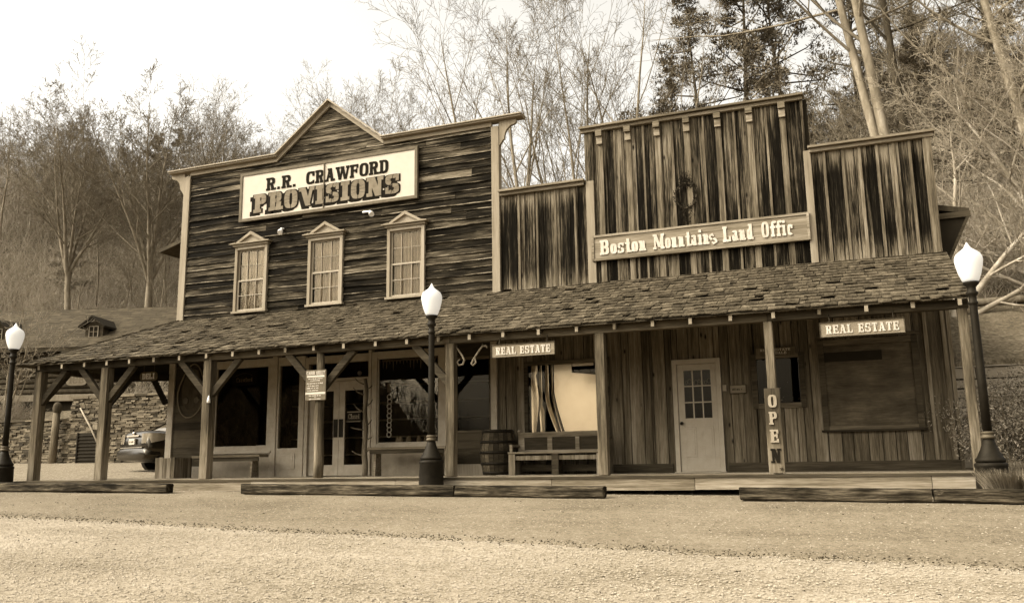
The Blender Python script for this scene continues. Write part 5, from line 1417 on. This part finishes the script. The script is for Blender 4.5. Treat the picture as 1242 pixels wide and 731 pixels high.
# centre
fan = dict(num=[8, 7, 6, 4, 0], ang=[(16, 40), (20, 44), (24, 50), (25, 60)], up=[.01, .05, .04, .03, .02], start=[.38, .2, .15, .1], len=[.5, .5, .5, .45])
bare('wide fan-shaped bare tree over the right half of the store roof', -13.8, 19.2, 51, 17, .2, fan, stems=[((-.42, .05, 1), 15.0, .17), ((-.16, -.1, 1), 17.2, .19), ((.02, .1, 1), 17.4, .2), ((.16, 0, 1), 17.0, .17), ((-.62, .1, 1), 12.5, .13)])
bare('leaning bare tree with forking dark stems over the low parapet', -10.4, 20.6, 52, 17, .2, dict(fan, num=[7, 6, 5, 4, 0]), stems=[((-.30, 0, 1), 16.0, .17), ((.05, .1, 1), 17.0, .18), ((-.10, -.1, 1), 16.5, .14)])
bare('slim bare tree with a dark nest between the two false fronts', -9.0, 20.4, 53, 17.5, .17, dict(fan, num=[7, 6, 5, 4, 0]), lean=(.05, 0, 0))
bare('bare tree with a tall straight stem just left of the tall false front', -7.9, 21.0, 54, 18, .18, dict(fan, num=[7, 6, 5, 4, 0]), stems=[((-.16, 0, 1), 17.0, .16), ((.10, .1, 1), 17.5, .15)])
bare('thin leaning saplings beside the right end of the store cornice', -12.2, 22.0, 55, 13, .1, dict(fan, num=[9, 6, 5, 3, 0]), stems=[((.10, 0, 1), 13, .1), ((-.02, .1, 1), 14, .1), ((.20, .1, 1), 12, .09)])
t = thing('squirrel_nest', 'dark ball of twigs lodged in the slim tree between the false fronts', 'nest', (-8.75, 20.3, 13.0)); rg = random.Random(4); mb = MB()
for _ in range(240):
    p = V((-8.9, 20.3, 12.2))+rv(rg)*.28*rg.random()**.5; d = rv(rg)*.16; mb.tube([p-d, p+d], .012, 3, False)
mb.build('twigs', M['barkdark'], t)
# pines
pine('rounded pine between the store cornice and the tall false front', -12.2, 30.5, 61, 11.5, .2, start=.3)
pine('small pine just above the left end of the tall false front', -9.4, 33.0, 62, 13.5, .2, start=.35)
pine('open crowned pine above the left third of the tall false front', -7.6, 35.0, 63, 18.5, .22, start=.42)
pine('tall dark pine above the middle of the tall false front', -5.4, 34.5, 64, 21.5, .26, start=.3, dens=1.25)
pine('pine left of the pale forked trunks', -2.6, 38.0, 65, 21, .24, start=.35)
pine('pine behind the pale forked trunks', 1.6, 40, 66, 20, .24, start=.3)
pine('dark pine high on the slope beyond the office end', 5.0, 42, 67, 20, .26, start=.3, dens=1.2)
pine('dark pine at the far end of the ridge', 8.6, 40, 68, 18, .26, start=.25, dens=1.2)
# sycamore
sy = dict(tap=[.62, .85, .85, .8, .6], num=[12, 7, 6, 4, 0], ang=[(38, 75), (26, 55), (26, 58), (25, 60)], up=[.0, .07, .06, .04, .02], start=[.42, .15, .15, .1], len=[.5, .5, .48, .45], wob=[.02, .15, .15, .15, .16], rr=[.40, .6, .65, .7])
bare('pale mottled sycamore with two leaning trunks rising behind the right parapet', 2.0, 13.3, 71, 17, .2, sy, stems=[((-.11, .02, 1), 19.0, .205), ((-.185, .03, 1), 18.5, .19)], mt='barkpale', mw='twig')
bare('grey tree with dark crooked limbs behind the sycamore', 2.6, 18.5, 72, 17, .2, dict(sy, up=[.0, .05, .05, .04, .02]), lean=(-.04, 0, 0), mt='barkdark')
low = dict(num=[9, 8, 6, 4, 0], ang=[(30, 60), (30, 60), (30, 62), (25, 60)], up=[-.01, .03, .05, .03, .02], start=[.22, .12, .12, .1], len=[.6, .55, .5, .45], wob=[.08, .13, .14, .15, .18], rr=[.55, .6, .65, .7])
bare('pale low tree with arching limbs beside the boxed eave of the office', 2.35, 8.6, 73, 6, .1, low, stems=[((.28, .1, 1), 6.2, .11), ((.62, .0, .9), 5.6, .10), ((1.0, .1, .55), 4.6, .085)], mt='barklimb', mw='twigpale')
bare('pale bare tree leaning in over the bank from the far side', 5.6, 9.8, 74, 8, .13, low, stems=[((-.35, 0, 1), 7.5, .14), ((-.75, .1, .8), 6.4, .11), ((.1, .1, 1), 8, .12), ((-1.0, 0, .5), 4.6, .085)], mt='barklimb', mw='twigpale')
bare('bare tree overhanging the upper end of the bank', 6.2, 14.5, 75, 15, .2, dict(sy, start=[.25, .15, .15, .1]), lean=(-.12, 0, 0))
bare('small many-stemmed tree in front of the cabin roof', -33.8, 10.4, 76, 5.0, .06, dict(low, num=[5, 5, 4, 3, 0], up=[.02, .06, .06, .03, .02]), stems=[((-.15, 0, 1), 5.6, .05), ((.22, 0, 1), 5.2, .05), ((-.45, 0, 1), 4.6, .04), ((.5, .1, 1), 4.2, .04)], mw='twigpale')
# wooded slopes: a few kinds copied over the hill
proto = []
for k, (H, r0) in enumerate(((12, .13), (14, .15), (10, .11), (13, .17), (11, .10))):
    a, b = tree_meshes(200+k, H, r0, dict(up, num=[12, 6, 5, 4, 0], start=[.35, .2, .15, .1], rmin=.010)); proto.append((a, b))
pproto = [pine_meshes(300+k, 13+k*1.5, .17, start=.3) for k in range(3)]
protos = {}
def plant(key, kind, x, y, rot, s, label, group):
    if key not in protos:
        if kind == 'p': t = make_tree('pine_tree', label, 'tree', at(x, y), [('trunk', pproto[key[1]][0], M['barkdark']), ('needles', pproto[key[1]][1], M['needle'])], group, rot, s)
        else: t = make_tree('bare_tree', label, 'tree', at(x, y), [('trunk', proto[key[1]][0], M['bark']), ('branches', proto[key[1]][1], M['twig'])], group, rot, s)
        protos[key] = t
    else:
        t = copy_tree(protos[key]); t.location = at(x, y); t.rotation_euler = (0, 0, rot); t.scale = (s, s, s); t['label'] = label; t['group'] = group
    return t
rg = random.Random(99); spots = []
def ok(x, y, dmin): return all((x-a)**2+(y-b)**2 > dmin*dmin for a, b in spots)
def inview(x, y): 
    az = atan2(x, y+16.6); return -.96 < az < .20
for zone, n, (xa, xb), (ya, yb), pf, dmin in (('left', 150, (-85, -26), (20, 60), .13, 1.5), ('mid', 14, (-26, -4), (34, 62), .35, 3.0), ('right', 60, (-3, 16), (15, 62), .38, 2.2)):
    c = 0; tries = 0
    while c < n and tries < 9000:
        tries += 1; x, y = rg.uniform(xa, xb), rg.uniform(ya, yb)
        if zone == 'left' and (-x-36)*.6+(y-17)*.75 < 2.0: continue
        if zone == 'right' and y < 22 and rg.random() < .6: continue
        if not inview(x, y) or not ok(x, y, dmin): continue
        spots.append((x, y)); p = rg.random() < pf; k = rg.randrange(3 if p else 5)
        lab = {'left': 'on the wooded slope behind the cabin', 'mid': 'on the slope behind both buildings', 'right': 'on the wooded bank beyond the office'}[zone]
        plant(('p' if p else 'b', k), 'p' if p else 'b', x, y, rg.uniform(0, 6.3), rg.uniform(.72, 1.1)*{'left': .6, 'mid': .65, 'right': .7}[zone],
              ('dark pine among the others ' if p else 'grey bare tree among many alike ')+lab, ('pines ' if p else 'bare trees ')+lab); c += 1
# undergrowth
def brush(name, n, pick, seed, h, m, label, spread=.5):
    rg = random.Random(seed); mb = MB()
    for _ in range(n):
        x, y = pick(rg); z = gz(x, y); l = h*rg.uniform(.4, 1.3); p = V((x, y, z-.05)); d = (V((0, 0, 1))+rv(rg)*spread).normalized(); pts = [p]
        for k in range(3): d = (d+rv(rg)*.35).normalized(); pts.append(pts[-1]+d*l/3)
        k_ = .012*(h/2)**.6; mb.tube(pts, [k_, k_*.85, k_*.65, k_*.4], 3, False)
        for _k in range(2):
            q = pts[rg.randint(1, 2)]; d2 = (d+rv(rg)*.9).normalized(); mb.tube([q, q+d2*l*.22, q+(d2+rv(rg)*.3)*l*.45], [k_*.65, k_*.5, k_*.35], 3, False)
    tag(mb.build(name, m), label, 'undergrowth', kind='stuff')
def pl(rg):
    while True:
        x, y = rg.uniform(-75, -24), rg.uniform(17, 52)
        if inview(x, y) and (-x-36)*.6+(y-17)*.75 > 1.0 and rg.random() < 38/(38+max(0, hypot(x, y+16)-45)*2): return x, y
brush('undergrowth', 17000, pl, 1, 2.3, M['brush'], 'tangled dry undergrowth over the slope behind the cabin', .6)
def pr(rg):
    while True:
        x, y = rg.uniform(1.7, 16), rg.uniform(9.8, 48)
        if inview(x, y): return x, y
brush('undergrowth', 7000, pr, 2, 2.1, M['brush'], 'tangled dry undergrowth on the bank beyond the office', .7)
def pv(rg):
    x = rg.uniform(-46, -32.6) if rg.random() < .7 else rg.uniform(-27.5, -17); return x, rg.uniform(9.4, 10.6 if x > -30 else 11.0)
brush('dry_vines', 2600, pv, 3, 1.1, M['brush'], 'dry vines and brambles tumbling over the stone walls', 1.0)
def pm(rg): return rg.uniform(-22, -3), rg.uniform(24, 50)
brush('undergrowth', 2500, pm, 4, 2.2, M['brush'], 'brush on the slope between the two false fronts', .7)
t = thing('fallen_log', 'long thin log lying along the top of the bare bank', 'log', (4, 9.6, 4.2)); mb = MB(); mb.tube([(x, 9.5+.1*sin(x), gz(x, 9.5)+.1) for x in (1.9, 3, 4, 5.2, 6.5)], [.09, .10, .10, .09, .08], 8); mb.build('stem', M['bark'], t)

def pf(rg):
    while True:
        x, y = rg.uniform(-105, -34), rg.uniform(24, 75)
        if inview(x, y) and (-x-36)*.6+(y-17)*.75 > 17: return x, y
brush('far_woods', 9000, pf, 7, 6.0, M['brush'], 'far bare woods on the ridge behind the cabin, read as one mass', .35)
def pf2(rg):
    while True:
        x, y = rg.uniform(-2, 18), rg.uniform(28, 60)
        if inview(x, y): return x, y
brush('far_woods', 4500, pf2, 8, 6.0, M['brush'], 'far bare woods on the ridge beyond the office, read as one mass', .4)

def po(rg): return rg.uniform(-62, -33), rg.uniform(-66, -20)
brush('far_woods', 2600, po, 9, 5.5, M['barkdark'], 'bare woods across the road, mirrored in the shop windows', .4)
# ------------------------------------------------------------------ camera, sky and light
cd = bpy.data.cameras.new('camera'); cam = bpy.data.objects.new('camera', cd); COL.objects.link(cam); SC.camera = cam
f, pt_, yw, rl = 1067.68, .183293, .375687, -.0142543
cd.sensor_fit = 'HORIZONTAL'; cd.sensor_width = 36; cd.lens = 36*f/1242; cd.clip_start = .1; cd.clip_end = 2000
F = V((-sin(yw)*cos(pt_), cos(yw)*cos(pt_), sin(pt_))); Rt = V((cos(yw), sin(yw), 0)); U = Rt.cross(F)
R2 = Rt*cos(rl)+U*sin(rl); U2 = -Rt*sin(rl)+U*cos(rl)
mt = Matrix((R2, U2, -F)).transposed().to_4x4(); mt.translation = V((0, -16.58516, .186087)); cam.matrix_world = mt
w = bpy.data.worlds.new('World'); SC.world = w; w.use_nodes = True; nt = w.node_tree; nt.nodes.clear()
EL, AZ = R(42), R(-128)     # sun behind thin cloud, over the camera's left shoulder
sk = nt.nodes.new('ShaderNodeTexSky'); sk.sky_type = 'NISHITA'; sk.sun_disc = False; sk.sun_elevation = EL; sk.sun_rotation = AZ; sk.dust_density = 5; sk.ozone_density = 1
bw = nt.nodes.new('ShaderNodeRGBToBW'); mx = nt.nodes.new('ShaderNodeMix'); mx.data_type = 'RGBA'; mx.blend_type = 'MULTIPLY'; mx.inputs[0].default_value = 1; mx.inputs[7].default_value = (1, .965, .89, 1)
bg = nt.nodes.new('ShaderNodeBackground'); bg.inputs['Strength'].default_value = .15; o = nt.nodes.new('ShaderNodeOutputWorld')
nt.links.new(sk.outputs[0], bw.inputs[0]); nt.links.new(bw.outputs[0], mx.inputs[6]); nt.links.new(mx.outputs[2], bg.inputs[0]); nt.links.new(bg.outputs[0], o.inputs[0])
sd = bpy.data.lights.new('sun', 'SUN'); sd.energy = .5; sd.angle = R(40); sd.color = (1, .965, .90); so = bpy.data.objects.new('sun', sd); COL.objects.link(so)
dv = V((sin(AZ)*cos(EL), cos(AZ)*cos(EL), sin(EL))); so.rotation_euler = dv.to_track_quat('Z', 'Y').to_euler()
SC.view_settings.view_transform = 'Standard'; SC.view_settings.look = 'None'; SC.view_settings.exposure = 2.0; SC.view_settings.gamma = 1
SC.cycles.max_bounces = 6; SC.cycles.diffuse_bounces = 3; SC.cycles.glossy_bounces = 3; SC.cycles.transparent_max_bounces = 8; SC.cycles.use_denoising = True; SC.cycles.use_adaptive_sampling = False
SC.cycles.caustics_reflective = False; SC.cycles.caustics_refractive = False
